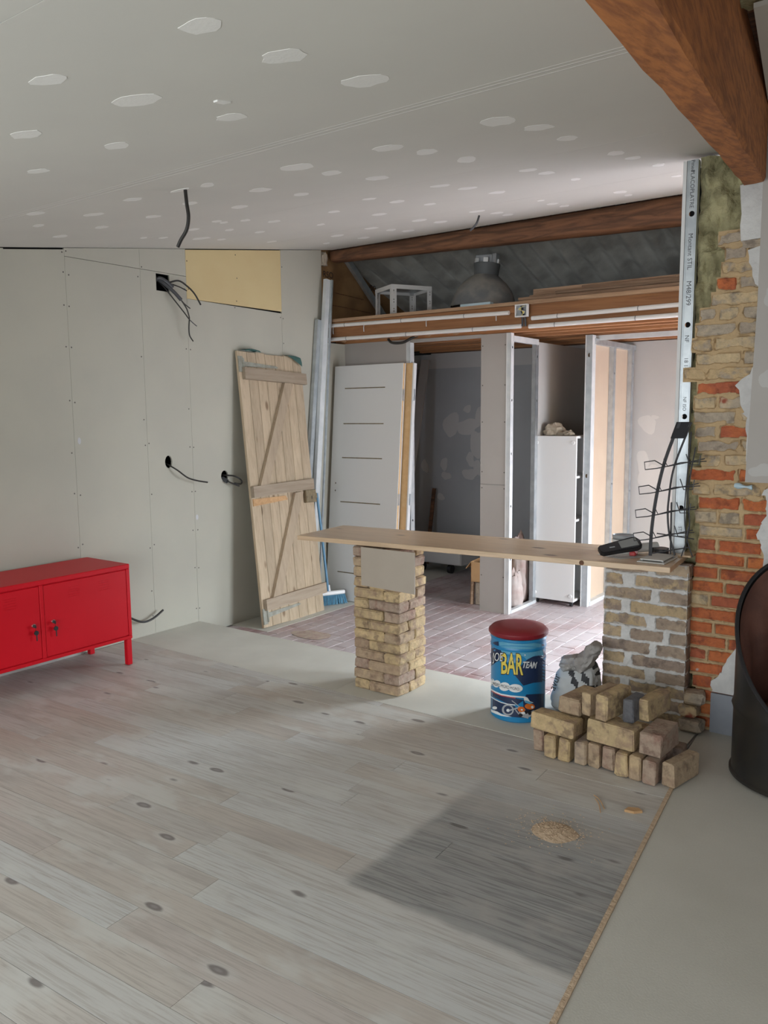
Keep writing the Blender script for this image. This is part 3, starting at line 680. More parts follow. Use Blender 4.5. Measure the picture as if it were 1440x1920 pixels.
# ---- unseen part of the room behind the camera
setp(struct('wall_rear', MB().plate(rect(-4.8,-.2,3.4,2.6), .1, MFW(-1.60), [rect(-3.8,.25,.8,1.72)]), M['wall']), 'rear wall with a wide window')
setp(struct('window_2', MB().plate(rect(-3.8,.25,.8,1.72), .05, MFW(-1.66), [rect(-3.74,.31,-2.3,1.66), rect(-2.24,.31,-.76,1.66), rect(-.70,.31,.74,1.66)]), M['glassframe']), 'wide window in the rear wall')
setp(struct('wall_right', MB().plate(rect(-1.7,-.2,4.1,3.4), .1, MLW(3.20), [rect(.2,.55,2.4,2.15)]), M['wall']), 'right wall with a window')
setp(struct('window_3', MB().plate(rect(.2,.55,2.4,2.15), .05, MLW(3.25), [rect(.26,.61,1.27,2.09), rect(1.33,.61,2.34,2.09)]), M['glassframe']), 'window in the right wall')
# ================================================================== BRICKWORK
_bc = {}
def brick_mesh(lx, ly, lz, seed, mat, jit=.0028, bev=.006):
    key = (round(lx,2), round(ly,2), round(lz,3), seed, mat.name)
    if key in _bc: return _bc[key]
    q = random.Random(hash((round(lx*100),round(ly*100),round(lz*1000),seed)) & 0xffff)
    b = bmesh.new(); bmesh.ops.create_cube(b, size=1)
    for v in b.verts: v.co = Vector((v.co.x*(lx-.003), v.co.y*(ly-.003), v.co.z*(lz-.0025)))
    bmesh.ops.bevel(b, geom=b.edges[:], offset=bev, segments=1, affect='EDGES')
    for v in b.verts: v.co += Vector((q.uniform(-jit,jit), q.uniform(-jit,jit), q.uniform(-jit*.6,jit*.6)))
    m = bpy.data.meshes.new('brick'); b.to_mesh(m); b.free(); m.materials.append(mat); _bc[key] = m
    return m
RB = random.Random(21)
# ---- free-standing pillar under the counter
pillar = thing('brick_pillar', 'free-standing pillar of stacked yellow bricks holding up the counter', 'pillar', (-2.57,3.60,.001))
PX0, PY0 = -2.725, 3.465
ch = .0575
def pbrick(x0,x1,y0,y1,k):
    mat = M['brick_r'] if RB.random() < .16 else M['brick_y']
    me = brick_mesh(x1-x0, y1-y0, ch, RB.randrange(8), mat, .0038, .008)
    put('brick', me, None, pillar, TR(PX0+(x0+x1)/2+RB.uniform(-.004,.004), PY0+(y0+y1)/2+RB.uniform(-.003,.003), .0012+ch*(k+.5)) @ RZ(RB.uniform(-1.0,1.0)))
for k in range(14):
    if k % 2 == 0:
        pbrick(0,.10,0,.10,k); pbrick(.10,.31,0,.10,k); pbrick(0,.15,.10,.265,k); pbrick(.15,.31,.10,.265,k)
    else:
        pbrick(0,.205,0,.10,k); pbrick(.205,.31,0,.165,k); pbrick(0,.205,.10,.265,k); pbrick(.205,.31,.165,.265,k)
MB().span((PX0+.02,PY0+.02,.004),(PX0+.29,PY0+.245,.80)).build('dust_core', M['mortar_d'], pillar)
# ---- pier with white mortar
pier = thing('brick_pier', 'low brick pier with thick white mortar under the right end of the counter', 'pier', (-1.23,3.95,0))
pc = .0668
rows_ = [(.0,.16,.20,.40),(.0,.235,.27,.40),(.0,.10,.145,.38),(.0,.22,.265,.39),(.0,.11,.15,.385),(.0,.24,.27,.37),(.0,.10,.14,.30,.33,.40),(.0,.22,.26,.37),(.0,.095,.135,.39),(.0,.24,.275,.39),(.0,.10,.15,.395),(.0,.22,.25,.405)]
prects = []
for k,rw in enumerate(rows_):
    for a,b in zip(rw[::2], rw[1::2]):
        last = b == rw[-1]; a += RB.uniform(0,.008); b -= RB.uniform(0,.008); t = RB.uniform(-.9,.9)
        if last: b = .408
        me = brick_mesh(b-a+.01, .09, .062, RB.randrange(4), M['brick_p'], .003, .004)
        put('brick', me, None, pier, TR(-1.452+(a+b)/2, 3.892+.045+RB.uniform(-.002,.002), pc*(k+.5)) @ RY(t))
        prects.append((-1.452+a, -1.452+b, pc*(k+.5)-.027, pc*(k+.5)+.027))
def pier_front(u,v):   # white mortar squeezed around and partly over the bricks
    x = -1.448+u*.405; z = v*.80; sd = -1
    for x0,x1,z0,z1 in prects: sd = max(sd, min(x-x0, x1-x, z-z0, z1-z))
    sd += .008*noise.noise(Vector((x*22,z*30,1)))+.004*noise.noise(Vector((x*70,z*80,4)))
    t = min(1,max(0,(sd+.003)/.010)); t = t*t*(3-2*t)
    return Vector((x, 3.8855+t*.018-.003*noise.noise(Vector((x*40,z*40,9)))*(1-t), z))
mb = MB().grid(pier_front,110,200); mb.span((-1.448,3.910,0),(-1.175,4.12,.80)); mb.span((-1.175,3.910,0),(-1.043,3.947,.80)); mb.build('mortar', M['mortar_w'], pier, False, fix=False)
for i,(x,y,z,s) in enumerate(((-1.0,3.885,.035,.11),(-1.02,3.90,.10,.09),(-1.0,3.91,.165,.10))):
    put('brick', brick_mesh(s,.09,.06,i,M['brick_t'],.006,.012), None, pier, TR(x,y,z) @ RZ(8*i-6))
# ---- broken end of the brick wall
LBD = [(-.995,2.271),(-.959,2.237),(-.992,2.09),(-1.006,2.03),(-1.097,2.006),(-1.037,1.932),(-1.108,1.869),(-1.08,1.791),(-1.061,1.737),(-1.128,1.698),(-1.062,1.634),(-1.078,1.535),(-1.065,1.453),(-1.053,1.371),(-1.029,1.334),(-1.027,1.266),(-1.079,1.227),(-1.072,1.176),(-1.035,1.102),(-1.055,1.045),(-1.031,.985),(-1.019,.93),(-1.039,.872),(-1.037,.815),(-1.06,.688),(-1.05,.426),(-1.05,.318),(-1.016,.166),(-1.01,0)]
def interp(tab, z):
    t = sorted(tab, key=lambda p: p[1])
    if z <= t[0][1]: return t[0][0]
    for a,b in zip(t,t[1:]):
        if a[1] <= z <= b[1]: return a[0]+(b[0]-a[0])*(z-a[1])/max(1e-6,b[1]-a[1])
    return t[-1][0]
wr = MB()
bh = .0665; rows_b = []
k = 0
while k*bh < 2.29:
    z0 = k*bh; x0 = interp(LBD, z0+bh/2)
    rows_b.append((k,z0,x0)); k += 1
for k,z0,x0 in rows_b: wr.span((x0+.014,3.966,z0),(-.30,4.20,z0+bh))
wr.span((-.30,3.957,0),(3.3,4.20,2.55)); wr.span((-.86,3.957,2.28),(3.3,4.2,2.9))
wall_brick = struct('wall_brick', wr, M['mortar_t']); wrects = []; setp(wall_brick, 'broken end of an old brick wall, orange below and tan above')
for k,z0,x0 in rows_b:
    x = x0; first = True; xr = -.64
    off = .12 if k%2 else .225
    while x < xr:
        L = (off if first else RB.choice((.215,.21,.22,.105,.2)))*RB.uniform(.94,1.04)
        if first: L = max(.07,L*RB.uniform(.7,1.05)); first = False
        L = min(L, xr+.1-x)
        zc = z0+bh/2
        if zc < .92: mat = M['brick_o'] if RB.random() < .93 else M['brick_t']
        elif zc < 1.10: mat = M['brick_o'] if RB.random() < .55 else M['brick_t']
        else: mat = M['brick_t'] if RB.random() < .94 else M['brick_o']
        hh = .054+RB.uniform(-.003,.003) if zc < 1.0 else .059
        me = brick_mesh(L-.012, .10, round(hh,3), RB.randrange(5), mat, .0035, .006)
        put('brick', me, None, wall_brick, TR(x+L/2, 4.002+RB.uniform(-.002,.002), zc+RB.uniform(-.002,.002)) @ RY(RB.uniform(-.6,.6)))
        wrects.append((k, x+.006, x+L-.006, zc-hh/2, zc+hh/2))
        x += L
# mortar squeezed between the bricks, smeared over the tan ones
byrow = {}
for k_,a_,b_,c_,d_ in wrects: byrow.setdefault(k_,[]).append((a_,b_,c_,d_))
mb = MB(); nz, nx = 520, 130; zt = rows_b[-1][1]+bh; V = {}
def mvert(i,j):
    if (i,j) in V: return V[i,j]
    x = -1.14+.56*i/nx; z = zt*j/nz; kk = min(len(rows_b)-1,int(z/bh)); sd = -1
    for q in (kk-1,kk,kk+1):
        for x0,x1,z0,z1 in byrow.get(q,()): sd = max(sd, min(x-x0, x1-x, z-z0, z1-z))
    hi = min(1,max(0,(z-.95)/.25))
    sd += (.005+.016*hi)*noise.noise(Vector((x*16,z*24,1)))+.004*noise.noise(Vector((x*60,z*70,4)))-.005*hi
    t = min(1,max(0,(sd+.003)/.008)); t = t*t*(3-2*t)
    V[i,j] = mb.bm.verts.new((x, 3.9492+t*.012-.002*noise.noise(Vector((x*30,z*30,9)))*(1-t), z)); return V[i,j]
for j in range(nz):
    kk = min(len(rows_b)-1,int(zt*(j+.5)/nz/bh)); x0 = rows_b[kk][2]+.008
    for i in range(nx):
        if -1.14+.56*(i+.5)/nx < x0: continue
        mb.bm.faces.new((mvert(i,j),mvert(i+1,j),mvert(i+1,j+1),mvert(i,j+1)))
mb.build('mortar', M['mortar_t'], wall_brick, False, fix=False)
# rough plaster still covering the bricks
def ragged(pts, seed, amp=.008, n=4):
    q = random.Random(seed); o = []
    for a,b in zip(pts, pts[1:]+pts[:1]):
        for t in range(n):
            f = t/n; o.append((a[0]+(b[0]-a[0])*f+q.uniform(-amp,amp)*(a[0] < 0 and b[0] < 0 and min(a[0],b[0])<-.5), a[1]+(b[1]-a[1])*f+q.uniform(-amp,amp)*(min(a[0],b[0])<-.5)))
    return o
W = MFW(3.952)
MB().plate(ragged([(-.81,1.708),(-.878,1.646),(-.853,1.543),(-.826,1.48),(-.82,1.343),(-.825,1.21),(-.70,1.205),(-.70,2.0),(-.79,2.02),(-.80,2.06),(-.84,2.20),(-.86,2.232),(-.70,2.235),(-.70,1.9),(-.785,1.88)][:8],1), .012, W).build('rough_plaster', M['plaster_rough'], wall_brick)
MB().plate(ragged([(-.749,1.164),(-.73,1.12),(-.733,1.054),(-.747,1.007),(-.767,.961),(-.747,.916),(-.729,.851),(-.74,.70),(-.80,.50),(-.867,.365),(-.891,.301),(-.93,.257),(-.931,.19),(.6,.19),(.6,1.19),(-.70,1.19)],2), .013, W).build('rough_plaster', M['plaster_rough'], wall_brick)
MB().plate(ragged([(-.895,2.51),(-.882,2.275),(-.70,2.275),(-.70,2.52)],3,.006), .016, W).build('rough_plaster', M['plaster_rough'], wall_brick)
MB().plate(ragged([(-.852,2.235),(-.835,2.12),(-.795,2.05),(-.70,2.05),(-.70,2.245)],4,.006), .012, W).build('rough_plaster', M['plaster_rough'], wall_brick)
MB().plate(ragged([(-.89,2.272),(-.87,2.24),(-.70,2.245),(-.70,2.272)],5,.004), .008, W).build('broken_ledge', M['brick_t'], wall_brick)
bd = MB().plate([(-.855,2.50),(-.823,1.205),(.8,1.205),(.8,2.80),(-.82,2.80)], .030, W)
for x,z in ((-.79,2.02),(-.775,1.62),(-.76,1.25)): pass
setp(struct('wall_right_panel', MB().plate([(-.818,1.205),(.8,1.205),(.8,2.85),(-.800,2.85),(-.800,2.0)], .030, MFW(3.942)), M['pb_grey']), 'grey plasterboard sheet over the upper brick wall')
pn = bpy.data.objects['wall_right_panel']
for i,(x,z,a,b) in enumerate(((-.745,2.02,.03,.04),(-.745,1.66,.03,.045),(-.75,1.26,.05,.03))):
    MB().plate(blob(x,z,a,b,70+i), .0315, MFW(3.942), (), .029).build('filler_patch', M['pb_white'], pn)
sk = MB().span((-.93,3.928,0),(-.60,3.942,.192)); 
s_ = struct('baseboard_right', sk, M['stone_grey']); setp(s_, 'grey tile skirting at the foot of the brick wall')
MB().span((-.597,3.928,0),(-.10,3.942,.192)).build('tile', M['stone_grey'], s_)
MB().span((-.097,3.928,0),(.5,3.942,.192)).build('tile', M['stone_grey'], s_)
wad = MB().grid(lambda u,v: Vector((-.862+.075*u+.004*noise.noise(Vector((u*5,v*5,1))), 3.913-.012*math.sin(v*2*math.pi)*(.6+.4*math.sin(u*3.1)), 1.188+.014*math.cos(v*2*math.pi)*(.7+.3*math.sin(u*7))-.006*u)), 10, 10)
setp(wad.build('plastic_film', M['bluewad'], None, True), 'small wad of pale blue film stuck on the brick wall', 'plastic film')
# ---- mineral wool between the stud and the bricks
def wool(u,v):
    z = -.05+v*2.74; xr = -.845 if z > 2.26 else -.96
    x = -1.10+u*(xr+1.10)
    n = noise.noise(Vector((x*9,z*7,2)))*.05+noise.noise(Vector((x*24,z*18,7)))*.03+noise.noise(Vector((x*60,z*45,7)))*.010
    return Vector((x, 4.05+n, z))
setp(struct('wall_insulation', MB().grid(wool,34,260), M['wool'], True), 'olive mineral wool stuffed between steel stud and bricks')
setp(struct('wall_insulation_back', MB().span((-1.14,4.10,-.1),(-.5,4.2,2.66)), M['dark']), 'dark backing behind the mineral wool')
# ---- printed steel stud
st = thing('wall_stud', 'tall printed galvanised steel stud beside the brick wall', 'metal stud', (-1.12,4.02,-.1))
SX0, SX1, SY = -1.147, -1.098, 4.005
hz = [2.435,1.93,1.50,1.06,.35]
mb = MB().plate(rect(SX0,-.1,SX1,2.675), .0012, MFW(SY), [circle((SX0+SX1)/2+.002,h,.013,14,.013) for h in hz])
mb.span((SX0,SY-.001,-.1),(SX0+.0012,SY+.034,2.675)); mb.span((SX1-.0012,SY-.001,-.1),(SX1,SY+.034,2.675)); mb.build('web', M['steel'], st)
for x in (SX0+.007,SX1-.007,SX0+.002):
    MB().span((x-.0016,SY-.0028,-.1),(x+.0016,SY-.0012,2.675)).build('rib', M['steel'], st)
MB().span((SX0-.018,SY-.004,-.1),(SX0-.002,SY+.010,2.675)).build('board_edge', M['white'], st)
MB().span((SX0+.004,SY+.05,-.1),(SX1-.004,SY+.052,2.675)).build('cavity', M['dark'], st)
def vtext(body, z, size=.033, x=(SX0+SX1)/2):
    t = text_mesh(body, size, .0003); t.transform(basis((0,0,-1),(1,0,0),(0,-1,0),(x,SY-.0016,z))); put('lettering', t, M['cable_grey'], st)
vtext('PLACOPLATRE', 2.545, .026); vtext('Pmed', 2.648, .024); vtext('Montant STIL', 2.265, .030); vtext('M48/299', 2.075, .032); vtext('NF', 1.865, .028); vtext('18 140 -', 1.735, .026); vtext('NF ISO', 1.56, .022); vtext('STIL', .95, .022)
# ================================================================== OBJECTS: main room
# ---- red metal cabinet
cab = thing('metal_cabinet', 'low red metal cabinet on legs against the cream wall', 'cabinet', (-4.335,2.43,0))
cx0, cx1, cy0, cy1 = -4.545, -4.115, 1.84, 3.03
MB().span((cx0,cy0,.17),(cx1-.012,cy1,.605),None,.003).build('body', M['red'], cab)
MB().span((cx0,cy0-.002,.600),(cx1,cy1+.002,.63),None,.004).build('top', M['red'], cab)
MB().span((cx1-.02,cy0,.165),(cx1,cy1,.185),None,.002).build('bottom_rail', M['red'], cab)
for y in (cy0+.012,2.447,cy1-.012): MB().span((cx1-.02,y-.0115,.186),(cx1,y+.0115,.60),None,.002).build('post', M['red'], cab)
for (a,b,side) in ((cy0+.026,2.433,1),(2.461,cy1-.026,-1)):
    d = MB().span((cx1-.014,a,.19),(cx1-.002,b,.596),None,.002).build('door', M['red'], cab)
    yk = b-.045 if side == 1 else a+.045
    MB().lathe([(.0,.012),(.010,.012),(.012,.008),(.012,0)],16,(0,0,0),TR(cx1-.003,yk,.385)@RY(90)).build('lock', M['chrome'], d, True)
    mb = MB().span((cx1+.009,yk-.0015,.375),(cx1+.028,yk+.0015,.392)); mb.tube([(cx1+.02,yk,.378),(cx1+.018,yk+.004,.345)],.0012,5); mb.lathe([(0,.003),(.013,.003),(.013,-.003),(0,-.003)],12,(0,0,0),TR(cx1+.017,yk+.006,.345)@RY(90)); mb.span((cx1+.016,yk+.004,.30),(cx1+.0185,yk+.010,.335))
    mb.build('key', M['black'], d)
    for yv in ((a+b)/2-.085,(a+b)/2+.115):
        for k in range(5): MB().span((cx1-.003,yv-.035,.50+k*.014),(cx1+.0005,yv+.035,.503+k*.014),RZ(0)).build('louvre', M['red'], d)
for x in (cx0+.02,cx1-.022):
    for y in (cy0+.02,cy1-.02): MB().span((x-.017,y-.017,.001),(x+.017,y+.017,.17),None,.003).build('leg', M['red'], cab)
# ---- old braced plank door
D0 = Vector((-4.300,4.335,-.098)); dv = Vector((-.272,.065,2.117)).normalized(); du = Vector((-.02,1,0)); du = (du-dv*du.dot(dv)).normalized(); dw = du.cross(dv)
DM = basis(du,dv,dw,D0)
od = thing('plank_door', 'old weathered plank door with Z bracing leaning on the wall', 'door', tuple(D0))
x = 0
for i,wd in enumerate((.10,.098,.102,.115,.108,.104,.103)):
    h0, h1 = (R.uniform(0,.008), 2.13-R.uniform(0,.012))
    MB().span((x+.0012,h0,0),(x+wd-.0012,h1,.026),DM,.003).build('plank', M['olddoor'], od); x += wd
def ledge(v0,v1,u0=.0,u1=.73,h=.085):
    mb = MB().plate([(u0,v0),(u1,v1),(u1,v1+h),(u0,v0+h)], .060, DM, (), .026); return mb.build('ledge', M['olddoor2'], od)
ledge(1.905,1.90,.03,.745,.088); ledge(1.00,1.035,.0,.71,.085); ledge(.135,.165,.02,.745,.085)
MB().plate([(.01,.935),(.40,.965),(.38,.998),(.01,.990)], .034, DM, (), .026).build('fresh_patch', M['freshwood'], od)
MB().plate([(.085,1.09),(.175,1.09),(.575,1.90),(.475,1.90)], .056, DM, (), .026).build('brace', M['olddoor3'], od)
MB().plate([(.105,.225),(.20,.23),(.575,1.02),(.475,1.015)], .056, DM, (), .026).build('brace', M['olddoor3'], od)
for v in (2.005,.075):
    hg = MB().plate([(.045,v),(.42,v+.008+(.03 if v<1 else 0)),(.44,v+.016+(.03 if v<1 else 0)),(.42,v+.026+(.03 if v<1 else 0)),(.045,v+.038)], .031, DM, (), .026); hg.span((.0,v-.045,.024),(.045,v+.075,.034),DM)
    h_ = hg.build('strap_hinge', M['hinge'], od)
    MB().tube([DM@Vector((.046,v-.03,.036)),DM@Vector((.046,v+.06,.036))],.008,8).build('hinge_pin', M['hinge'], h_)
lk = MB().span((.60,.925,.026),(.725,1.03,.062),DM,.004).build('rim_lock', M['lockrust'], od)
MB().span((.725,.955,.034),(.742,1.0,.055),DM,.002).build('bolt', M['lockrust'], lk)
MB().plate(rect(.66,.952,.668,.978), .0635, DM, (), .061).build('keyhole', M['black'], lk)
for i,(u0,u1,vv) in enumerate(((.05,.22,2.128),(.52,.70,2.118))):
    mb = MB()
    def strip(a,b,u0=u0,u1=u1,vv=vv,i=i):
        u = u0+(u1-u0)*a; t = -.03+b*.11
        drop = 0 if t < .05 else (t-.05)*(.9 if i else .35)*(a if i else .5)*3
        return DM@Vector((u, vv+.004+.010*math.sin(a*3)-drop, min(t,.062)))
    mb.grid(strip,8,8); bmesh.ops.solidify(mb.bm, geom=mb.bm.faces[:], thickness=.006)
    setp(mb.build('felt_strip', M['teal'], None, True), ['flat teal felt piece on the left top corner of the plank door','curled teal felt piece on the right top corner of the plank door'][i], 'felt', 'teal felt pieces on the plank door')
# ---- cables
def cable(name, pts, r, lab, mat='cable'):
    return setp(MB().tube(pts, r, 8, 6).build(name, M[mat], None, True), lab, 'cable')
cc = cable('ceiling_cable', [(-2.713,2.36,2.462),(-2.70,2.354,2.40),(-2.692,2.354,2.345),(-2.706,2.354,2.295),(-2.745,2.354,2.257),(-2.765,2.354,2.232)], .0075, 'thick black cable hanging from the ceiling near the wall box')
setp(MB().plate(circle(-2.735,2.35*KC,.055,12,.018), 0, CMX, (), -.002).build('ceiling_hole_rim', M['filler']), 'chipped rim around the hanging ceiling cable hole', 'plaster rim')
cable('ceiling_cable', [(-2.757,4.92,2.83),(-2.768,4.91,2.785),(-2.795,4.91,2.757),(-2.82,4.91,2.740)], .007, 'short grey cable poking out of the ceiling by the purlin', 'cable_grey')
wb_ = thing('cable_bundle', 'bundle of dark cables spilling from a square hole in the wall', 'cables', (-4.60,3.76,2.43))
for pts,r,m_ in (([(-4.66,3.72,2.48),(-4.585,3.745,2.44),(-4.53,3.80,2.375),(-4.51,3.85,2.32)],.013,'cable_grey'),
                 ([(-4.51,3.85,2.32),(-4.505,3.875,2.295),(-4.50,3.92,2.268)],.004,'cable'),
                 ([(-4.66,3.74,2.46),(-4.585,3.76,2.41),(-4.53,3.815,2.31),(-4.50,3.865,2.235),(-4.495,3.905,2.195),(-4.50,3.89,2.26),(-4.51,3.855,2.315)],.0045,'cable'),
                 ([(-4.495,3.905,2.195),(-4.495,3.898,2.13),(-4.50,3.907,2.08),(-4.51,3.945,2.045)],.0045,'cable'),
                 ([(-4.66,3.76,2.46),(-4.58,3.79,2.437),(-4.52,3.84,2.450),(-4.50,3.90,2.418),(-4.49,3.955,2.372),(-4.485,4.005,2.30)],.006,'cable'),
                 ([(-4.58,3.79,2.437),(-4.53,3.85,2.412),(-4.51,3.905,2.388)],.004,'cable'),
                 ([(-4.495,3.905,2.19),(-4.49,3.93,2.17),(-4.49,3.965,2.15)],.0035,'cable_grey'),
                 ([(-4.66,3.71,2.42),(-4.59,3.73,2.46),(-4.56,3.77,2.44),(-4.53,3.80,2.40)],.012,'cable_grey')):
    MB().tube(pts,r,8,5).build('cable', M[m_], wb_, True)
cable('wall_cable', [(-4.66,3.745,1.20),(-4.585,3.75,1.175),(-4.52,3.77,1.14),(-4.50,3.84,1.085),(-4.49,3.92,1.058),(-4.485,4.01,1.04)], .0055, 'single dark cable curving out of a round hole in the wall')
w2 = thing('cable_bundle', 'small loop of dark cables at the round hole beside the plank door', 'cables', (-4.60,4.27,1.06))
for pts in ([(-4.66,4.27,1.07),(-4.58,4.275,1.07),(-4.53,4.32,1.062),(-4.51,4.37,1.03),(-4.51,4.365,1.0),(-4.52,4.31,1.01)],[(-4.66,4.26,1.06),(-4.58,4.262,1.04),(-4.53,4.28,1.015),(-4.50,4.34,.985)]): MB().tube(pts,.006,8,5).build('cable', M['cable'], w2, True)
MB().tube([(-4.60,4.262,1.045),(-4.555,4.268,1.025)],.018,8).build('sleeve', M['cable_grey'], w2, True)
cable('wall_cable', [(-4.60,3.30,.20),(-4.56,3.34,.165),(-4.53,3.40,.128),(-4.52,3.45,.12),(-4.525,3.52,.132),(-4.53,3.60,.168)], .0075, 'black cable curling up from behind the red cabinet')
# ---- counter board and what lies on it
CB = TR(-3.10,3.43,.8115) @ RZ(5.0)
ct = MB().span((0,0,0),(2.06,.478,.0255),CB,.002).build('counter_board', M['counter'])
setp(ct, 'long pine counter board resting on the brick pillar and pier', 'counter')
MB().tube([CB@Vector((1.66,-.0008,.012)),CB@Vector((1.66,.01,.012))],.012,10).build('knot', M['purlin'], ct)
setp(MB().plate([(-2.652,.597),(-2.302,.588),(-2.302,.808),(-2.652,.808)], .006, MFW(3.452)).build('hanging_board', M['beigeboard']), 'plain beige board hanging below the counter in front of the pillar', 'board')
TZ = .8375
dev = thing('handheld_device', 'black handheld device with grey screen lying on the counter', 'device', (-1.33,3.76,TZ))
DV = TR(-1.385,3.665,TZ+.004) @ RZ(40) @ RY(-11) @ RX(30)
mb = MB().plate([(0,.012),(.012,0),(.085,-.004),(.175,-.012),(.20,0),(.205,.04),(.19,.072),(.10,.066),(.012,.058),(0,.046)], .026, DV, (), 0)
bmesh.ops.bevel(mb.bm, geom=[e for e in mb.bm.edges if e.is_boundary is False and e.calc_face_angle(0)>.9], offset=.004, segments=2, affect='EDGES')
mb.build('case', M['black'], dev)
MB().plate([(.10,.006),(.185,.002),(.188,.058),(.103,.054)], .0275, DV, (), .025).build('screen', M['screen'], dev)
MB().plate([(.05,.024),(.075,.022),(.075,.028),(.05,.030)], .0268, DV, (), .025).build('marking', M['pgrey'], dev)
setp(MB().plate([(-1.44,3.75),(-1.30,3.69),(-1.23,3.80),(-1.37,3.90)], TZ+.0012, None, (), TZ+.0002).build('paper_sheet', M['paper']), 'white sheet of paper under the handheld device', 'paper')
tub = thing('plastic_tub', 'white plastic tub with lid standing behind the device on the counter', 'tub', (-1.40,4.06,TZ))
MB().lathe([(0,0),(.045,0),(.052,.035),(.055,.036),(.055,.048),(0,.050)],28,(-1.40,4.0,TZ)).build('tub', M['plastic_white'], tub, True)
MB().lathe([(0,.050),(.048,.050),(.054,.056),(.054,.068),(.050,.070),(.048,.064),(0,.063)],28,(-1.40,4.0,TZ)).build('lid', M['pgrey'], tub, True)
setp(MB().tube([(-1.325,3.86,TZ+.024),(-1.22,3.97,TZ+.030)],.023,20,cap=True).build('paper_roll', M['paper'], None, True), 'rolled white tube lying beside the wire rack', 'roll')
o_ = bpy.data.objects['paper_roll']; MB().tube([(-1.3262,3.8588,TZ+.024),(-1.32,3.865,TZ+.0243)],.012,14).build('hollow', M['pgrey'], o_)
setp(MB().span((-1.30,3.80,TZ+.0005),(-1.27,3.84,TZ+.022),TR(0,0,0),.004).build('red_cap', M['pred']), 'small red cap between device and roll', 'red_cap')  # red cap, shaped as a plain block
setp(MB().plate(blob(-1.19,3.93,.045,.04,5), TZ+.03, None, (), TZ+.0005).build('black_bundle', M['black']), 'dark bundle behind the wire rack base', 'bundle')
rk = thing('wire_rack', 'curved wire display rack with dark header on the counter end', 'display rack', (-1.14,3.80,TZ))
MB().span((-1.215,3.66,TZ+.0005),(-1.09,3.86,TZ+.005),None,.001).build('base_plate', M['paper'], rk)
MB().span((-1.205,3.675,TZ+.011),(-1.10,3.86,TZ+.016),None,.001).build('base_plate', M['paper'], rk)
for x,y in ((-1.20,3.69),(-1.105,3.69),(-1.2,3.85),(-1.105,3.85)): MB().tube([(x,y,TZ+.004),(x,y,TZ+.012)],.004,6).build('foot', M['pgrey'], rk)
up1 = [(-1.19,3.775,TZ+.016),(-1.187,3.775,.98),(-1.172,3.785,1.14),(-1.142,3.795,1.30),(-1.088,3.81,1.475)]
up2 = [(-1.095,3.84,TZ+.016),(-1.125,3.85,.94),(-1.140,3.86,1.03),(-1.138,3.86,1.12),(-1.118,3.86,1.27),(-1.048,3.86,1.475)]
def flatbar(pts, wd, th, n=8):
    P = smoothpath(pts,n); mb = MB(); ring = []
    for i,p in enumerate(P):
        t = (P[min(i+1,len(P)-1)]-P[max(i-1,0)]).normalized(); s = Vector((.81,.586,0)); b = t.cross(s).normalized()
        ring.append([mb.bm.verts.new(p+s*a*wd/2+b*c*th/2) for a,c in ((-1,-1),(1,-1),(1,1),(-1,1))])
    for a,b in zip(ring,ring[1:]):
        for k in range(4): mb.bm.faces.new((a[k],a[(k+1)%4],b[(k+1)%4],b[k]))
    mb.bm.faces.new(ring[0][::-1]); mb.bm.faces.new(ring[-1]); return mb
flatbar(up1,.013,.010).build('upright', M['cable_grey'], rk)
MB().tube(up2,.0048,8,8).build('upright', M['cable_grey'], rk, True)
MB().tube([(-1.125,3.87,TZ+.01),(-1.128,3.87,1.1)],.004,6).build('upright', M['cable_grey'], rk)
MB().plate([(-.018,0),(.044,.0),(.066,.075),(.006,.075)], .006, basis((.81,.586,0),(0,.06,.998),(.586,-.81,.05),(-1.105,3.80,1.402))).build('header', M['black'], rk)
for k,z in enumerate((.945,1.055,1.165,1.28)):
    xo = interp([(-1.187,.9),(-1.185,1.0),(-1.172,1.14),(-1.150,1.26),(-1.13,1.33)], z); p = Vector((xo,3.775,z))
    MB().tube([p+Vector((.0,-.004,0)),p+Vector((-.030,-.03,.022)),p+Vector((-.072,-.045,.014)),p+Vector((-.066,-.048,-.020)),p+Vector((-.02,-.03,-.014)),p+Vector((.06,.03,.004)),p+Vector((.155,.11,.028))],.0028,6).build('wire_arm', M['cable_grey'], rk)
    MB().tube([p+Vector((.005,-.01,.03)),p+Vector((.02,.0,-.004)),p+Vector((.07,.035,.012)),p+Vector((.16,.12,.016))],.0025,6).build('wire_arm', M['cable_grey'], rk)
    MB().tube([p+Vector((.085,.06,.05)),p+Vector((.10,.07,.0)),p+Vector((.135,.09,.0)),p+Vector((.14,.095,.045))],.0025,6).build('wire_hook', M['cable_grey'], rk)
MB().tube([(-1.05,3.87,1.43),(-1.065,3.89,1.25),(-1.075,3.90,1.05),(-1.06,3.90,.93),(-1.03,3.90,TZ+.005)],.003,6,4).build('back_wire', M['cable_grey'], rk)
MB().tube([(-1.03,3.88,1.36),(-1.06,3.89,1.15),(-1.05,3.90,.98),(-1.08,3.89,TZ+.005)],.003,6,4).build('back_wire', M['cable_grey'], rk)
MB().tube([(-1.19,3.775,TZ+.025),(-1.05,3.90,TZ+.05)],.003,6).build('cross_wire', M['cable_grey'], rk)
MB().tube([(-1.17,3.80,TZ+.12),(-1.03,3.91,TZ+.09)],.003,6).build('cross_wire', M['cable_grey'], rk)
setp(MB().span((-1.10,3.90,TZ+.0005),(-1.04,4.09,TZ+.009),TR(0,0,0),.001).build('flat_tray', M['counter']), 'small flat board at the counter end beside the bricks', 'board')
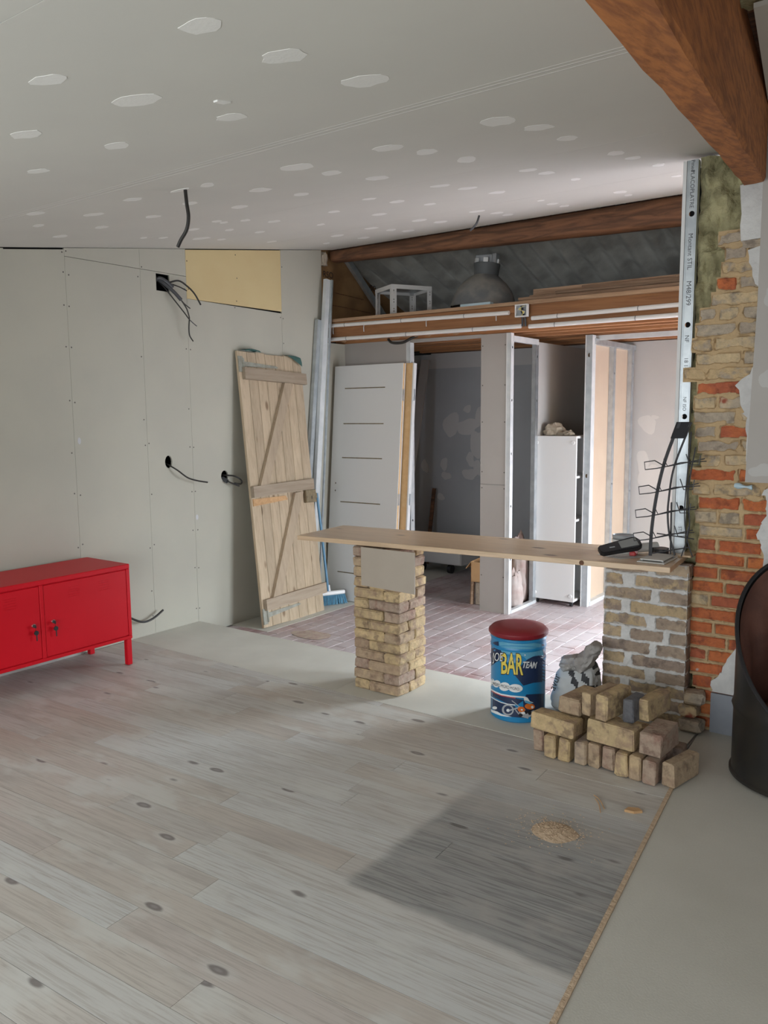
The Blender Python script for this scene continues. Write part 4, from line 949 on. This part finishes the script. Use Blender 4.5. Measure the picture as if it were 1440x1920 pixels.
# ---- drum stool with red cushion
SCX, SCY, SR = -1.79, 3.62, .1365
Z0 = .001
stool = thing('drum_stool', 'blue printed drum stool with a red round cushion', 'stool', (SCX,SCY,Z0))
MB().lathe([(0,Z0),(SR-.006,Z0),(SR,Z0+.006),(SR,Z0+.02),(SR,.30),(SR+.0025,.305),(SR+.0025,.312),(SR,.317),(SR,.36),(SR+.003,.366),(SR+.003,.374),(SR,.38),(SR,.405),(SR+.004,.410),(SR,.42),(0,.42)],72,(SCX,SCY,0)).build('drum', M['blue'], stool, True)
MB().lathe([(0,.422),(SR+.006,.424),(SR+.013,.434),(SR+.012,.446),(SR-.005,.462),(SR*.6,.470),(0,.472)],56,(SCX,SCY,0)).build('cushion', M['redvinyl'], stool, True)
FA = math.atan2(-SCY,-SCX)
def lay(x,y):   # layout units of the printed label -> angle and height
    s_ = max(-.985,min(.985,(x-598)/472)); th = math.asin(s_)
    return th, Z0+(1800-180*(1-math.cos(th))-y)/1425*.42
def wrap(bm2, off):
    for _ in range(7):
        es = [e for e in bm2.edges if (e.verts[0].co-e.verts[1].co).length > 70]
        if not es: break
        bmesh.ops.subdivide_edges(bm2, edges=es, cuts=1); bmesh.ops.triangulate(bm2, faces=[f for f in bm2.faces if len(f.verts)>3])
    for v in bm2.verts:
        th,z = lay(v.co.x,v.co.y); a = FA+th; rr = SR+off+.003*0
        if .298 < z < .32: rr += .0026
        v.co = Vector((SCX+rr*math.cos(a), SCY+rr*math.sin(a), z))
def decal(name, polys, mat, off, holes=()):
    mb = MB()
    for p in polys:
        b = bmesh.new(); vs = [b.verts.new((q[0],q[1],0)) for q in p]
        tris = tessellate_polygon([[Vector((q[0],q[1],0)) for q in p]])
        for t in tris:
            try: b.faces.new([vs[i] for i in t])
            except ValueError: pass
        mb._merge(b)
    wrap(mb.bm, off); bmesh.ops.remove_doubles(mb.bm, verts=mb.bm.verts[:], dist=1e-6)
    for f in mb.bm.faces:
        f.normal_update(); c = f.calc_center_median()
        if f.normal.dot(Vector((c.x-SCX,c.y-SCY,0))) < 0: f.normal_flip()
    return mb.build(name, mat, stool, fix=False)
def letters(body, x0,x1,y0,y1, mat, off, slope=0, shear=0, bold=.0):
    m = text_mesh(body, 1, 0, shear, bold); b = bmesh.new(); b.from_mesh(m); bpy.data.meshes.remove(m)
    xs = [v.co.x for v in b.verts]; ys_ = [v.co.y for v in b.verts]; a0,a1,c0,c1 = min(xs),max(xs),min(ys_),max(ys_)
    for v in b.verts:
        fx = (v.co.x-a0)/(a1-a0); fy = (v.co.y-c0)/(c1-c0); v.co = Vector((x0+(x1-x0)*fx, y1+(y0-y1)*fy+slope*fx, 0))
    bmesh.ops.triangulate(b, faces=b.faces[:]); mb = MB(); mb._merge(b); wrap(mb.bm, off)
    for f in mb.bm.faces:
        f.normal_update(); c = f.calc_center_median()
        if f.normal.dot(Vector((c.x-SCX,c.y-SCY,0))) < 0: f.normal_flip()
    return mb.build('lettering', mat, stool, fix=False)
def ell(cx,cy,a,b,n=18): return [(cx+a*math.cos(2*math.pi*k/n),cy+b*math.sin(2*math.pi*k/n)) for k in range(n)]
def stroke(pts, wd):
    up = [(p[0],p[1]-wd/2) for p in pts]; dn = [(p[0],p[1]+wd/2) for p in pts][::-1]; return up+dn
decal('print_panel', [[(130,470),(270,470),(330,590),(260,720),(140,800)],[(130,385),(262,385),(272,460),(130,460)]], M['navy'], .0008)
decal('print_panel', [[(272,470),(1000,470),(1028,590),(880,610),(740,690),(690,640),(335,600)],[(272,395),(980,395),(995,460),(280,460)]], M['lightblue'], .0008)
decal('print_panel', [[(690,740),(760,680),(840,630),(940,600),(1028,588),(1062,590),(1062,1040),(850,1080),(690,1140),(540,960)],[(1005,470),(1062,470),(1062,580),(1030,580)],[(985,395),(1062,395),(1062,460),(1000,460)]], M['navy'], .0010)
decal('print_panel', [[(135,1240),(300,1330),(560,1360),(700,1390),(600,1470),(430,1465),(135,1330)],[(135,1370),(300,1450),(540,1495),(640,1600),(760,1700),(500,1690),(135,1575)],[(740,1290),(1040,1250),(1040,1590),(900,1680),(700,1640),(690,1400)]], M['navy'], .0010)
decal('speech_cloud', [ell(158,1090,45,62),ell(240,1120,66,64),ell(375,1168,92,76),ell(560,1190,120,72)], M['pwhite'], .0014)
letters('MGRD',175,300,1085,1140,M['pblack'],.0019,40); letters('MGRD',315,455,1125,1180,M['pblack'],.0019,30); letters('MGRO...',470,655,1160,1210,M['pblack'],.0019,22)
decal('print_stripe', [stroke([(135,1215),(220,1265),(320,1305),(480,1330),(600,1335),(720,1338)],26)], M['pwhite'], .0015)
decal('print_stripe', [stroke([(150,1248),(230,1290),(330,1328),(560,1360)],14)], M['pred'], .0016)
decal('print_stripe', [stroke([(135,1345),(220,1400),(320,1445),(430,1470),(560,1480)],16)], M['pwhite'], .0015)
decal('smoke', [ell(210,1545,42,28),[(140,1570),(200,1590),(260,1610),(330,1650),(420,1672),(505,1690),(420,1690),(320,1680),(230,1650),(150,1620)]], M['pwhite'], .0016)
decal('motorbike_wheel', [ell(435,1570,100,100,24)], M['pgrey'], .0014); decal('motorbike_wheel', [ell(440,1570,72,72,24)], M['navy'], .0018); decal('motorbike_hub', [ell(440,1578,28,28,14)], M['pwhite'], .0022)
decal('motorbike_wheel', [ell(870,1610,92,88,24)], M['pblack'], .0014); decal('motorbike_wheel', [ell(875,1610,60,58,20)], M['pgrey'], .0018); decal('motorbike_wheel', [ell(877,1610,46,44,20)], M['navy'], .0020)
decal('motorbike_engine', [ell(690,1600,70,58,16),ell(770,1640,60,40,14),stroke([(560,1560),(640,1660),(780,1690)],30)], M['pgrey'], .0018)
decal('motorbike_engine', [ell(650,1650,36,30,12),ell(740,1590,30,34,12),ell(800,1600,30,40,12)], M['pblack'], .0022)
decal('motorbike_exhaust', [stroke([(500,1405),(560,1450),(640,1515)],18),stroke([(455,1580),(540,1550),(620,1520)],26)], M['pgrey'], .0022)
decal('motorbike_tank', [ell(800,1490,85,52,18),ell(660,1550,62,48,18)], M['porange'], .0025)
decal('motorbike_shine', [ell(840,1500,22,24,12),ell(668,1555,18,14,10),ell(690,1610,34,22,12)], M['pwhite'], .0029)
decal('motorbike_fairing', [[(700,1320),(760,1340),(800,1400),(860,1420),(820,1440),(720,1420),(700,1370)]], M['pwhite'], .0024); decal('motorbike_fairing', [[(720,1385),(790,1405),(850,1425),(800,1450),(715,1425)]], M['lightblue'], .0027)
letters('BAR',312,690,572,960,M['pblack'],.0020,12,0,.05); letters('BAR',322,682,585,945,M['pyellow'],.0036,12,0,.02)
letters('JOE',168,356,566,772,M['pblack'],.0044,10,0,.05); letters('JOE',178,350,572,762,M['pwhite'],.0058,10,0,.0)
letters('TEAM',672,912,718,838,M['pgrey'],.0028,-10,.3,.04); letters('TEAM',682,905,726,826,M['pwhite'],.0042,-10,.3,0)
decal('ring_mark', [ell(710,612,11,11,10)], M['pwhite'], .0016)
# ---- cement bag behind the stool
bag = thing('cement_bag', 'crumpled white cement bag with folded grey top leaning on the pier', 'bag', (-1.56,3.80,.001))
def body(u,v):
    a = 2*math.pi*u; z = v; e = math.sin(math.pi*min(1,max(0,v*.97+.03)))**.22 if 0 < v < 1 else .05
    rx = .125*(1-.22*z); ry = .085*(1-.35*z)
    c, d = math.cos(a), math.sin(a); q = (abs(c)**4+abs(d)**4)**-.25
    n = 1+.10*noise.noise(Vector((c*1.6,d*1.6,z*4)))+.07*noise.noise(Vector((c*5,d*5,z*11)))
    return Vector((-1.575+rx*c*q*n*e+.045*z, 3.81+ry*d*q*n*e, .006+.285*z+.03*z*noise.noise(Vector((c*2,d*2,5)))))
mb = MB().grid(body,72,40)
sk_ = mb.build('sack', M['bag'], bag, True)
sk_.data.materials.append(M['bagdark']); sk_.data.materials.append(M['baggrey'])
for pg in sk_.data.polygons:
    c = pg.center; x, z = c.x, c.z
    if c.y < 3.85 and x > -1.56+(z-.16)*-.25 and z > .13:
        k = math.sin((x*1.0+z*.55)*95)+.6*math.sin((z*1.0-x*.4)*120)
        if k > .15: pg.material_index = 1
    elif z < .03: pg.material_index = 2
mb = MB(); P = [(-1.61,3.77,.262),(-1.56,3.755,.272),(-1.51,3.755,.288),(-1.475,3.76,.318),(-1.45,3.765,.358),(-1.435,3.78,.385)]
Q = smoothpath(P,9); ring = []
for i,p in enumerate(Q):
    f = i/(len(Q)-1); t = (Q[min(i+1,len(Q)-1)]-Q[max(i-1,0)]).normalized(); s = Vector((0,1,0)); b = t.cross(s).normalized()
    rr = .030+.016*math.sin(math.pi*f*.9+.4)
    if i in (0,len(Q)-1): rr *= .35
    ring.append([mb.bm.verts.new(p+(s*math.cos(2*math.pi*k/28)*1.5+b*math.sin(2*math.pi*k/28)*.85)*rr*(1+.42*noise.noise(Vector((math.cos(k*.2244)*1.7,math.sin(k*.2244)*1.7,f*6)))+.18*noise.noise(Vector((math.cos(k*.2244)*4,math.sin(k*.2244)*4,f*18))))) for k in range(28)])
for a,b in zip(ring,ring[1:]):
    for k in range(28): mb.bm.faces.new((a[k],a[(k+1)%28],b[(k+1)%28],b[k]))
mb.bm.faces.new(ring[0][::-1]); mb.bm.faces.new(ring[-1]); mb.build('folded_top', M['baggrey'], bag, True)
tm = text_mesh('avur',.05,.0005,.2); tm.transform(basis((.30,.10,.95),(-.9,-.28,.30),(.26,-.96,.02),(-1.635,3.722,.165))); put('lettering', tm, M['bagdark'], bag)
# ---- pile of loose bricks
RBK = random.Random(9)
def loose(x,y,z,lx,ly,lz,rz,mat,lab,seed):
    me = brick_mesh(lx,ly,lz,seed,M[mat],.004,.007)
    o = put('loose_brick', me, None, None, TR(x,y,z+lz/2)@RZ(rz)); return setp(o, lab, 'brick', 'loose bricks piled beside the brick wall')
ordn = ['first','second','third','fourth','fifth','sixth','seventh','eighth','ninth','tenth']
fx = [-1.50,-1.425,-1.357,-1.290,-1.228,-1.167,-1.105,-1.042,-.980]
fm = ['brick_r','brick_y','brick_y','brick_p','brick_y','brick_r','brick_y','brick_y','brick_r']
for i,(x,m_) in enumerate(zip(fx,fm)):
    yo = [.045,.0,.0,.008,.02,.03,.0,.0,-.012][i]
    loose(x,3.205+.105+yo,.0005,.056,.21,.105,-2+RBK.uniform(-2,2),m_,ordn[i]+' upright brick from the left in the bottom row of the pile',i)
loose(-.893,3.318,.0005,.058,.21,.105,-14,'brick_y','rightmost bottom brick of the pile, next to the vinyl floor',9)
zz = .1065
loose(-1.425,3.275,zz,.215,.10,.078,-7,'brick_y','long brick lying across the left of the pile, second layer',2)
loose(-1.375,3.37,zz,.10,.10,.085,-4,'brick_y','half hidden brick behind the long left brick of the second layer',3)
loose(-1.165,3.285,zz,.218,.10,.100,-6,'brick_y','large long brick in the middle of the pile, second layer',5)
loose(-.990,3.335,zz,.100,.20,.100,-4,'brick_r','blotchy brick at the right end of the second layer',6)
z3 = zz+.101
loose(-1.355,3.385,zz+.086,.115,.21,.075,-10,'brick_y','flat brick on the left of the top layer, beside the cement bag',0)
loose(-1.262,3.372,z3,.052,.215,.105,-16,'brick_y','upright brick second from the left in the top layer',1)
loose(-1.195,3.352,z3,.062,.215,.115,-10,'brick_y','tall upright brick in the middle of the top layer',4)
loose(-1.105,3.350,z3,.054,.12,.105,-6,'brick_d','small dark grey brick standing on the top layer',7)
loose(-1.050,3.445,z3-.0,.06,.21,.098,-10,'brick_y','rightmost brick of the top layer behind the dark grey one',8)
loose(-1.04,3.54,.0005,.21,.10,.06,4,'brick_p','flat brick on the floor at the back of the pile near the pier',3)
loose(-1.35,3.56,.0005,.21,.10,.105,2,'brick_y','rear bottom brick of the pile behind the left end',2)
loose(-1.13,3.53,.062,.2,.09,.058,-3,'brick_y','flat brick hidden at the back of the pile',4)
# ---- sawdust, chip, twigs
def mound(u,v):
    a = 2*math.pi*u; r = v; x = -1.146+.085*r*math.cos(a)*(1+.2*noise.noise(Vector((math.cos(a),math.sin(a),2)))); y = 2.63+.075*r*math.sin(a)*(1+.2*noise.noise(Vector((math.cos(a),math.sin(a),5))))
    return Vector((x,y,.0008+.012*max(0,1-r)**.8*(1+.5*noise.noise(Vector((x*60,y*60,0))))))
mb = MB().grid(mound,40,12)
for i in range(420):
    a = RBK.uniform(0,6.283); r = abs(RBK.gauss(0,.075)); s = RBK.uniform(.002,.006)
    mb.box((-1.146+r*1.2*math.cos(a),2.63+r*math.sin(a)+RBK.uniform(-.02,.04),.002+max(0,.012*(1-r/.085))),(s,s*.5,.0015),None)
setp(mb.build('sawdust_pile', M['sawdust'], None, False, fix=False), 'small heap of pale sawdust on the dark floor patch', 'sawdust', None, 'stuff')
setp(MB().plate([(-.99,2.925),(-.955,2.93),(-.93,2.955),(-.95,2.97),(-.985,2.955)], .010, None, (), .0005).build('wood_chip', M['freshwood']), 'small pale wood offcut on the floor near the brick pile', 'wood chip')
for i,(a,b) in enumerate((((-1.135,2.985,.003),(-1.06,2.90,.003)),((-1.12,2.96,.003),(-1.06,2.86,.004)))):
    setp(MB().tube([a,((a[0]+b[0])/2,(a[1]+b[1])/2+.01,.006),b],.0018,5,3).build('twig', M['freshwood']), ['upper thin wood splinter on the floor beside the sawdust','lower thin wood splinter on the floor beside the sawdust'][i], 'splinter', 'wood splinters')
# ---- chair made from a drum
dc = thing('drum_chair', 'black oil drum cut into an armchair with brown leather inside', 'armchair', (-.470,3.626,0))
DX, DY, DR = -.470, 3.626, .288
def cut(a):
    d = (1-math.cos(a-math.radians(288)))/2; return .25+.64*d**.85
def shell(r, z0):
    def f(u,v):
        a = 2*math.pi*u; z = z0+(cut(a)-z0)*v; b = 0
        for zr in (.30,.62):
            b += .008*math.exp(-((z-zr)/.012)**2)
        return Vector((DX+(r+b)*math.cos(a), DY+(r+b)*math.sin(a), z))
    return f
mb = MB().grid(shell(DR,.012),72,40); mb.grid(shell(DR-.004,.012),72,24); mb.build('drum', M['drum'], dc, True, fix=False)
MB().lathe([(0,.006),(DR,.006),(DR+.008,.010),(DR+.008,.020),(DR,.026)],72,(DX,DY,0)).build('bottom_rim', M['drum'], dc, True)
MB().tube([(DX+(DR+.0)*math.cos(2*math.pi*k/72),DY+DR*math.sin(2*math.pi*k/72),cut(2*math.pi*k/72)) for k in range(73)],.009,8).build('edge_trim', M['black'], dc, True)
def lining(u,v):
    a = math.radians(288)+math.pi*(.12+1.76*u); z0 = .22; z = z0+max(.01,cut(a)-.012-z0)*v
    r = DR-.012-.045*math.sin(math.pi*min(1,v+.08))*(.85+.15*math.cos(a*12))
    return Vector((DX+r*math.cos(a), DY+r*math.sin(a), z))
MB().grid(lining,64,14).build('back_padding', M['leather'], dc, True, fix=False)
MB().lathe([(0,.15),(DR-.015,.15),(DR-.012,.20),(DR-.03,.245),(DR*.6,.27),(0,.275)],48,(DX,DY,0)).build('seat_cushion', M['leather'], dc, True)
# ================================================================== OBJECTS: back room and loft
# ---- two white doors leaning on the partition
def flush_door(name, x0, yb, yt, w_, lab, grooves=True):
    B = Vector((x0,yb,-.098)); v = Vector((-.004,yt-yb,2.04)).normalized(); u = Vector((1,0,0)); u = (u-v*u.dot(v)).normalized(); n = u.cross(v)
    DMx = basis(u,v,n,B); t = thing(name, lab, 'door', tuple(B), 'white doors leaning on the partition')
    if grooves:
        hs = [rect(.115,z-.0045,.55,z+.0045) for z in (.245,.86,1.245,1.54,1.845)]+[circle(.055,1.02,.008,10),circle(.055,.955,.008,10)]
        MB().plate(rect(0,0,w_,2.04), .0395, DMx, hs, .034).build('face', M['whitedoor'], t)
        MB().span((.002,.002,.005),(w_-.002,2.038,.0338),DMx).build('core', M['edgewood'], t)
        MB().span((.10,.2,.0339),(.56,1.9,.0345),DMx).build('groove_base', M['lockrust'], t)
        MB().span((.05,.94,.0339),(.06,1.03,.0345),DMx).build('hole_base', M['black'], t)
    else:
        MB().span((.0,.0,.005),(w_-.012,2.04,.040),DMx).build('face', M['edgewood'], t)
        MB().span((w_-.012,.0,.005),(w_,2.04,.041),DMx).build('edge_strip', M['whitedoor'], t)
    MB().span((0,0,0),(w_,2.04,.005),DMx).build('back_face', M['whitedoor'], t)
    for z in (1.73,.86): MB().span((w_-.0005,z,.008),(w_+.0025,z+.095,.030),DMx).build('hinge', M['steel'], t)
    MB().span((w_-.001,.0,.010),(w_+.0006,2.04,.014),DMx).build('edge_seam', M['white'], t)
    return t
flush_door('flush_door', -4.565, 5.455, 5.640, .725, 'front white door with five dark grooves, leaning on the partition')
flush_door('flush_door', -4.503, 5.510, 5.695, .735, 'rear door of the leaning pair, only its tan and white edge showing', False)
# ---- broom
br = thing('broom', 'broom with blue handle and blue bristles standing in the corner', 'broom', (-4.39,5.30,-.1))
MB().tube([(-4.38,5.225,.02),(-4.42,5.215,.42),(-4.47,5.205,.86)],.0115,10).build('handle', M['broomblue'], br, True)
MB().span((-.135,-.028,.0),(.135,.028,.035),TR(-4.37,5.235,-.015)@RZ(62)@RX(-8),.008).build('head', M['plastic_white'], br)
MB().tube([(-4.378,5.236,.01),(-4.388,5.234,.07)],.016,10).build('socket', M['plastic_white'], br, True)
mb = MB(); BM_ = TR(-4.37,5.235,-.015)@RZ(62)@RX(-8)
for i in range(26):
    for j in range(5):
        x = -.128+i*.0102; y = -.022+j*.011; p = BM_@Vector((x,y,0)); q = p+Vector(((p.x+4.37)*.18+R.uniform(-.006,.006),(p.y-5.235)*.18+R.uniform(-.006,.006),0)); q.z = -.096
        mb.tube([p,q],.0038,4)
setp(mb.build('bristles', M['bristle'], br), kind='stuff')
# ---- steel profiles leaning in the corner
def lean(x, yb, yt, zt, wd, lab, mat='steel', d=.034):
    B = Vector((x,yb,-.098)); v = Vector((0,yt-yb,zt+.098)); L = v.length; v.normalize(); u = Vector((0,1,0)); u = (u-v*u.dot(v)).normalized(); n = u.cross(v)
    T = basis(u,v,n,B); mb = MB(); mb.span((0,0,d-.0012),(wd,L,d),T); mb.span((0,0,0),(.0012,L,d),T); mb.span((wd-.0012,0,0),(wd,L,d),T)
    t = thing('leaning_profile', lab, 'metal profile', tuple(B), 'steel profiles leaning in the corner')
    mb.build('channel', M[mat], t)
    for xx in (.008,wd-.008): MB().span((xx-.0014,0,d),(xx+.0014,L,d+.0012),T).build('rib', M[mat], t)
    return t
lean(-4.540,5.13,5.425,2.66,.060,'wide pale steel profile leaning in the corner beside the plank door','steel_white')
lean(-4.575,5.06,5.345,2.32,.048,'narrow dark steel profile behind the wide one in the corner','steel')
lean(-4.500,5.225,5.475,2.655,.020,'thin steel rail in front of the wide profile in the corner','steel',.012)
# ---- tall white cabinet on castors
tc = thing('tall_cabinet', 'tall white shelf unit on castors seen from its closed side', 'cabinet', (-2.79,6.48,-.1))
MB().span((-2.985,6.28,-.055),(-2.605,6.298,1.328),None,.002).build('side_panel', M['white'], tc)
MB().span((-2.985,6.64,-.055),(-2.605,6.658,1.328),None,.002).build('side_panel', M['white'], tc)
MB().span((-2.985,6.298,-.055),(-2.97,6.64,1.31),None,.001).build('back_panel', M['white'], tc)
for z in (1.308,.98,.62,.27,-.055): MB().span((-2.97,6.298,z),(-2.61,6.64,z+.02),None,.001).build('shelf', M['white'], tc)
for x in (-2.955,-2.635):
    for z in (1.275,-.005): MB().lathe([(0,.006),(.014,.006),(.016,.003),(.016,0)],18,(0,0,0),TR(x,6.28,z)@RX(90)).build('screw_cap', M['plastic_white'], tc, True)
for x in (-2.95,-2.64):
    for y in (6.32,6.61):
        c = MB().tube([(x-.01,y,-.08),(x+.01,y,-.08)],.02,12).build('castor', M['black'], tc, True)
        MB().span((x-.013,y-.012,-.075),(x+.013,y+.012,-.055)).build('fork', M['cable_grey'], c)
def crumple(name, c, s, seed, mat, lab, cat, n=26, m_=14, rough=.5):
    def f(u,v):
        a = 2*math.pi*u; b = math.pi*v; d = Vector((math.cos(a)*math.sin(b), math.sin(a)*math.sin(b), math.cos(b)))
        k = 1+rough*noise.noise(d*2.0+Vector((seed,0,0)))+rough*.5*noise.noise(d*5+Vector((0,seed,0)))
        p = Vector((d.x*s[0]*k, d.y*s[1]*k, max(-s[2]*.62,d.z*s[2]*k)))
        return Vector(c)+p
    return setp(MB().grid(f,n,m_).build(name, M[mat], None, True), lab, cat)
crumple('crumpled_bag', (-2.865,6.40,1.366), (.095,.07,.060), 3, 'rag', 'crumpled beige bag on top of the tall white cabinet', 'bag')
crumple('crumpled_paper', (-2.715,6.38,1.346), (.045,.05,.026), 8, 'rag', 'small crumpled brown scrap beside the bag on the cabinet', 'paper')
# ---- store room contents
lb = thing('low_cabinet', 'low white cupboard on castors in the dark store under the counter line', 'cabinet', (-4.33,7.1,-.1))
MB().span((-4.62,6.92,.0),(-4.06,7.28,.25),None,.003).build('body', M['white'], lb)
MB().span((-4.61,6.912,.01),(-4.07,6.92,.24),None,.002).build('front', M['white'], lb)
for x in (-4.56,-4.22): MB().tube([(x-.02,6.98,-.055),(x+.02,6.98,-.055)],.045,14).build('castor', M['black'], lb, True)
def leanboard(x0,x1,yb,yt,z1,lab,mat,dx=0):
    B = Vector((x0,yb,-.098)); v = Vector((dx,yt-yb,z1+.098)); L = v.length; v.normalize(); u = Vector((1,0,0)); u = (u-v*u.dot(v)).normalized(); T = basis(u,v,u.cross(v),B)
    return setp(MB().span((0,0,0),(x1-x0,L,.02),T,.002).build('leaning_plank', M[mat]), lab, 'plank', 'planks leaning in the dark store')
leanboard(-4.90,-4.80,6.95,7.30,2.08,'pale plank leaning against the back wall of the dark store','pb_grey',.13)
leanboard(-4.96,-4.90,7.05,7.32,2.05,'dark plank leaning in the left corner of the dark store','purlin',.04)
leanboard(-4.73,-4.69,7.30,7.372,.72,'short dark plank leaning on the grey back wall','purlin',.05)
bx = thing('cardboard_box', 'open cardboard box with a raised flap behind the plasterboard strip', 'box', (-3.30,6.02,.101))
T = TR(-3.285,6.02,.102)@RZ(8)@Matrix.Diagonal((.62,.8,1,1))
for a,b in (((-.16,-.13,0),(.16,.13,.006)),((-.16,-.13,0),(-.155,.13,.17)),((.155,-.13,0),(.16,.13,.17)),((-.16,-.13,0),(.16,-.125,.17)),((-.16,.125,0),(.16,.13,.17))): MB().span(a,b,T).build('panel', M['cardboard'], bx)
MB().span((-.10,-.13,0),(0,.13,.005),T@TR(-.157,0,.17)@RY(-38)@TR(0,0,0)).build('flap', M['cardboard'], bx)
MB().span((0,-.12,0),(.10,.12,.005),T@TR(.157,0,.17)@RY(-25)).build('flap', M['cardboard'], bx)
setp(MB().tube([(-3.375,5.93,-.098),(-3.37,5.94,.10)],.018,6).build('timber_prop', M['plank_old']), 'short timber prop below the cardboard box', 'timber')
setp(MB().span((-3.34,5.92,-.099),(-3.18,6.12,.10),None,.01).build('brick_block', M['brick_t']), 'rough block under the cardboard box behind the strip', 'block')
crumple('paper_sack', (-3.04,6.06,.02), (.07,.085,.19), 12, 'sack', 'pinkish paper sack standing behind the open stud frame', 'sack', 28, 16, .25)
crumple('paper_sack', (-3.10,6.26,.13), (.09,.09,.36), 15, 'sack', 'second pinkish sack leaning behind the first in the stud frame', 'sack', 28, 16, .2)
crumple('scrap_heap', (-3.27,6.52,.272), (.16,.09,.05), 17, 'rag', 'heap of dark scraps on top of the box in the store', 'scraps', 28, 12, .5)
setp(MB().span((-3.42,6.42,-.098),(-3.10,6.60,.23),None,.004).build('tool_crate', M['purlin']), 'dark wooden crate under the scraps in the store', 'crate')
def dustf(u,v):
    a = 2*math.pi*u; q = 1+.35*noise.noise(Vector((math.cos(a)*1.5,math.sin(a)*1.5,1)))
    return Vector((-3.87+.17*v*q*math.cos(a), 4.42+.10*v*q*math.sin(a), -.0985+.004*(1-v)))
setp(MB().grid(dustf,30,5).build('plaster_dust', M['dust']), 'pale spill of plaster dust on the red tiles', 'dust', None, 'stuff')
# ---- loft storage
sf = thing('shelf_frame', 'small perforated steel shelf frame standing on the loft', 'shelf frame', (-3.86,5.90,2.33))
T = TR(-4.005,5.67,2.331)@RZ(60)
SW, SD, SH = .375, .34, .265
for i,(x,y) in enumerate(((0,0),(SW,0),(0,SD),(SW,SD))):
    sx = 1 if x == 0 else -1; sy = 1 if y == 0 else -1
    hs = [[(.012,z),(.024,z),(.018,z-.014)] for z in (.22,.20,.145,.125,.07,.05)]
    Tp = T@TR(x,y,0)@Matrix.Diagonal((sx,sy,1,1))
    mb = MB().plate(rect(0,0,.044,SH), .0015, Tp@basis((1,0,0),(0,0,1),(0,-1,0)), hs)
    mb.span((0,0,0),(.0015,.038,SH),Tp); mb.build('upright', M['white'], sf)
for a,b in (((0,-.003,SH-.035),(SW,0,SH)),((0,SD,SH-.035),(SW,SD+.003,SH)),((-.003,0,SH-.035),(0,SD,SH)),((SW,0,SH-.035),(SW+.003,SD,SH)),((0,-.003,.0),(SW,0,.03)),((0,SD,.0),(SW,SD+.003,.03))): MB().span(a,b,T).build('rail', M['white'], sf)
MB().span((.004,.004,SH-.012),(SW-.004,SD-.004,SH-.009),T).build('shelf', M['steel'], sf)
setp(MB().plate([(0,0),(.10,.0),(.11,.03),(.0,.02)], .012, TR(-4.16,5.80,2.597)@RZ(40)).build('red_cloth', M['pred']), 'small dark red scrap on the shelf frame', 'cloth')
lm = thing('dome_lamp', 'large dusty grey dome lamp lying on the loft', 'lamp', (-3.255,5.86,2.33))
T = TR(-3.255,5.88,2.352)@RX(-3)@RY(4)
MB().lathe([(.262,0),(.265,.012),(.258,.03),(.245,.085),(.215,.15),(.17,.205),(.118,.248),(.098,.262),(.095,.258),(.20,.14),(.24,.05),(.252,.0)],48,(0,0,0),T).build('shade', M['lamp_grey'], lm, True)
MB().lathe([(.0,.255),(.098,.258),(.100,.30),(.104,.335),(.106,.345),(.106,.352),(0,.352)],32,(0,0,0),T).build('neck', M['lamp_dark'], lm, True)
for a in (-2.35,-1.2,.2,1.4): MB().span((.075,-.018,.350),(.100,.018,.388),T@Matrix.Rotation(a,4,'Z')).build('lug', M['steel_white'], lm)
MB().span((-.085,-.05,.352),(.06,.05,.42),T,.006).build('mount_box', M['pgrey'], lm)
MB().span((.05,-.03,.352),(.09,.03,.43),T,.004).build('bracket', M['steel'], lm)
setp(MB().span((-3.25,5.51,2.3305),(-2.99,5.56,2.350),RZ(0)).build('pale_strip', M['bluewad']), 'pale blue flat strip lying in front of the dome lamp', 'strip')
pls = [(-2.93,-1.50,5.725,.13,2.331,.022,1),(-2.86,-1.20,5.885,.14,2.331,.024,-.4),(-2.90,-1.0,6.045,.14,2.331,.024,.3),(-2.88,-1.25,5.835,.12,2.3565,.022,.8),(-2.80,-1.10,5.995,.13,2.3565,.022,-.8),(-2.90,-1.35,5.850,.11,2.380,.020,.4),(-2.75,-1.15,6.000,.13,2.380,.022,-.8),(-2.60,-1.35,5.865,.11,2.4035,.020,1.0),(-2.88,-1.30,6.010,.12,2.4035,.030,.6),(-2.40,-1.45,5.880,.10,2.425,.024,1.6),(-2.86,-1.65,6.015,.10,2.4355,.045,-.6)]
pn_ = ['front bottom','middle bottom','rear bottom','second layer front','second layer rear','third layer front','third layer rear','fourth layer front','fourth layer rear','topmost short front','topmost thick reddish rear']
for (x0,x1,y,wd,z,th,rz),n_ in zip(pls,pn_):
    xc = (x0+x1)/2
    setp(MB().box((0,0,0),((x1-x0),wd,th),None,.002).build('stacked_plank', M['plank_old'], M=TR(xc,y,z+th/2)@RZ(rz)), n_+' plank of the stack stored on the loft', 'plank', 'planks stacked on the loft')
rl = Vector((-4.615,5.83,2.90)); r2 = Vector((-4.615,6.40,2.44)); dvv = (r2-rl).normalized()
T = basis(dvv, Vector((1,0,0)), dvv.cross(Vector((1,0,0))), rl)
setp(MB().span((0,-.02,-.03),((r2-rl).length,.02,.03),T,.004).build('gable_rail', M['steel']), 'diagonal steel rail on the insulated gable above the loft', 'metal rail')
crumple('wool_wisp', (-4.60,5.50,2.83), (.03,.045,.07), 21, 'rag', 'torn tuft of insulation at the purlin end', 'insulation', 20, 12, .4)
# olive wool tuft above the sheet at the top right
crumple('wool_wisp', (-.56,2.45,2.66), (.07,.10,.06), 23, 'wool', 'tuft of mineral wool between the rafter and the right ceiling sheet', 'insulation', 24, 14, .5)
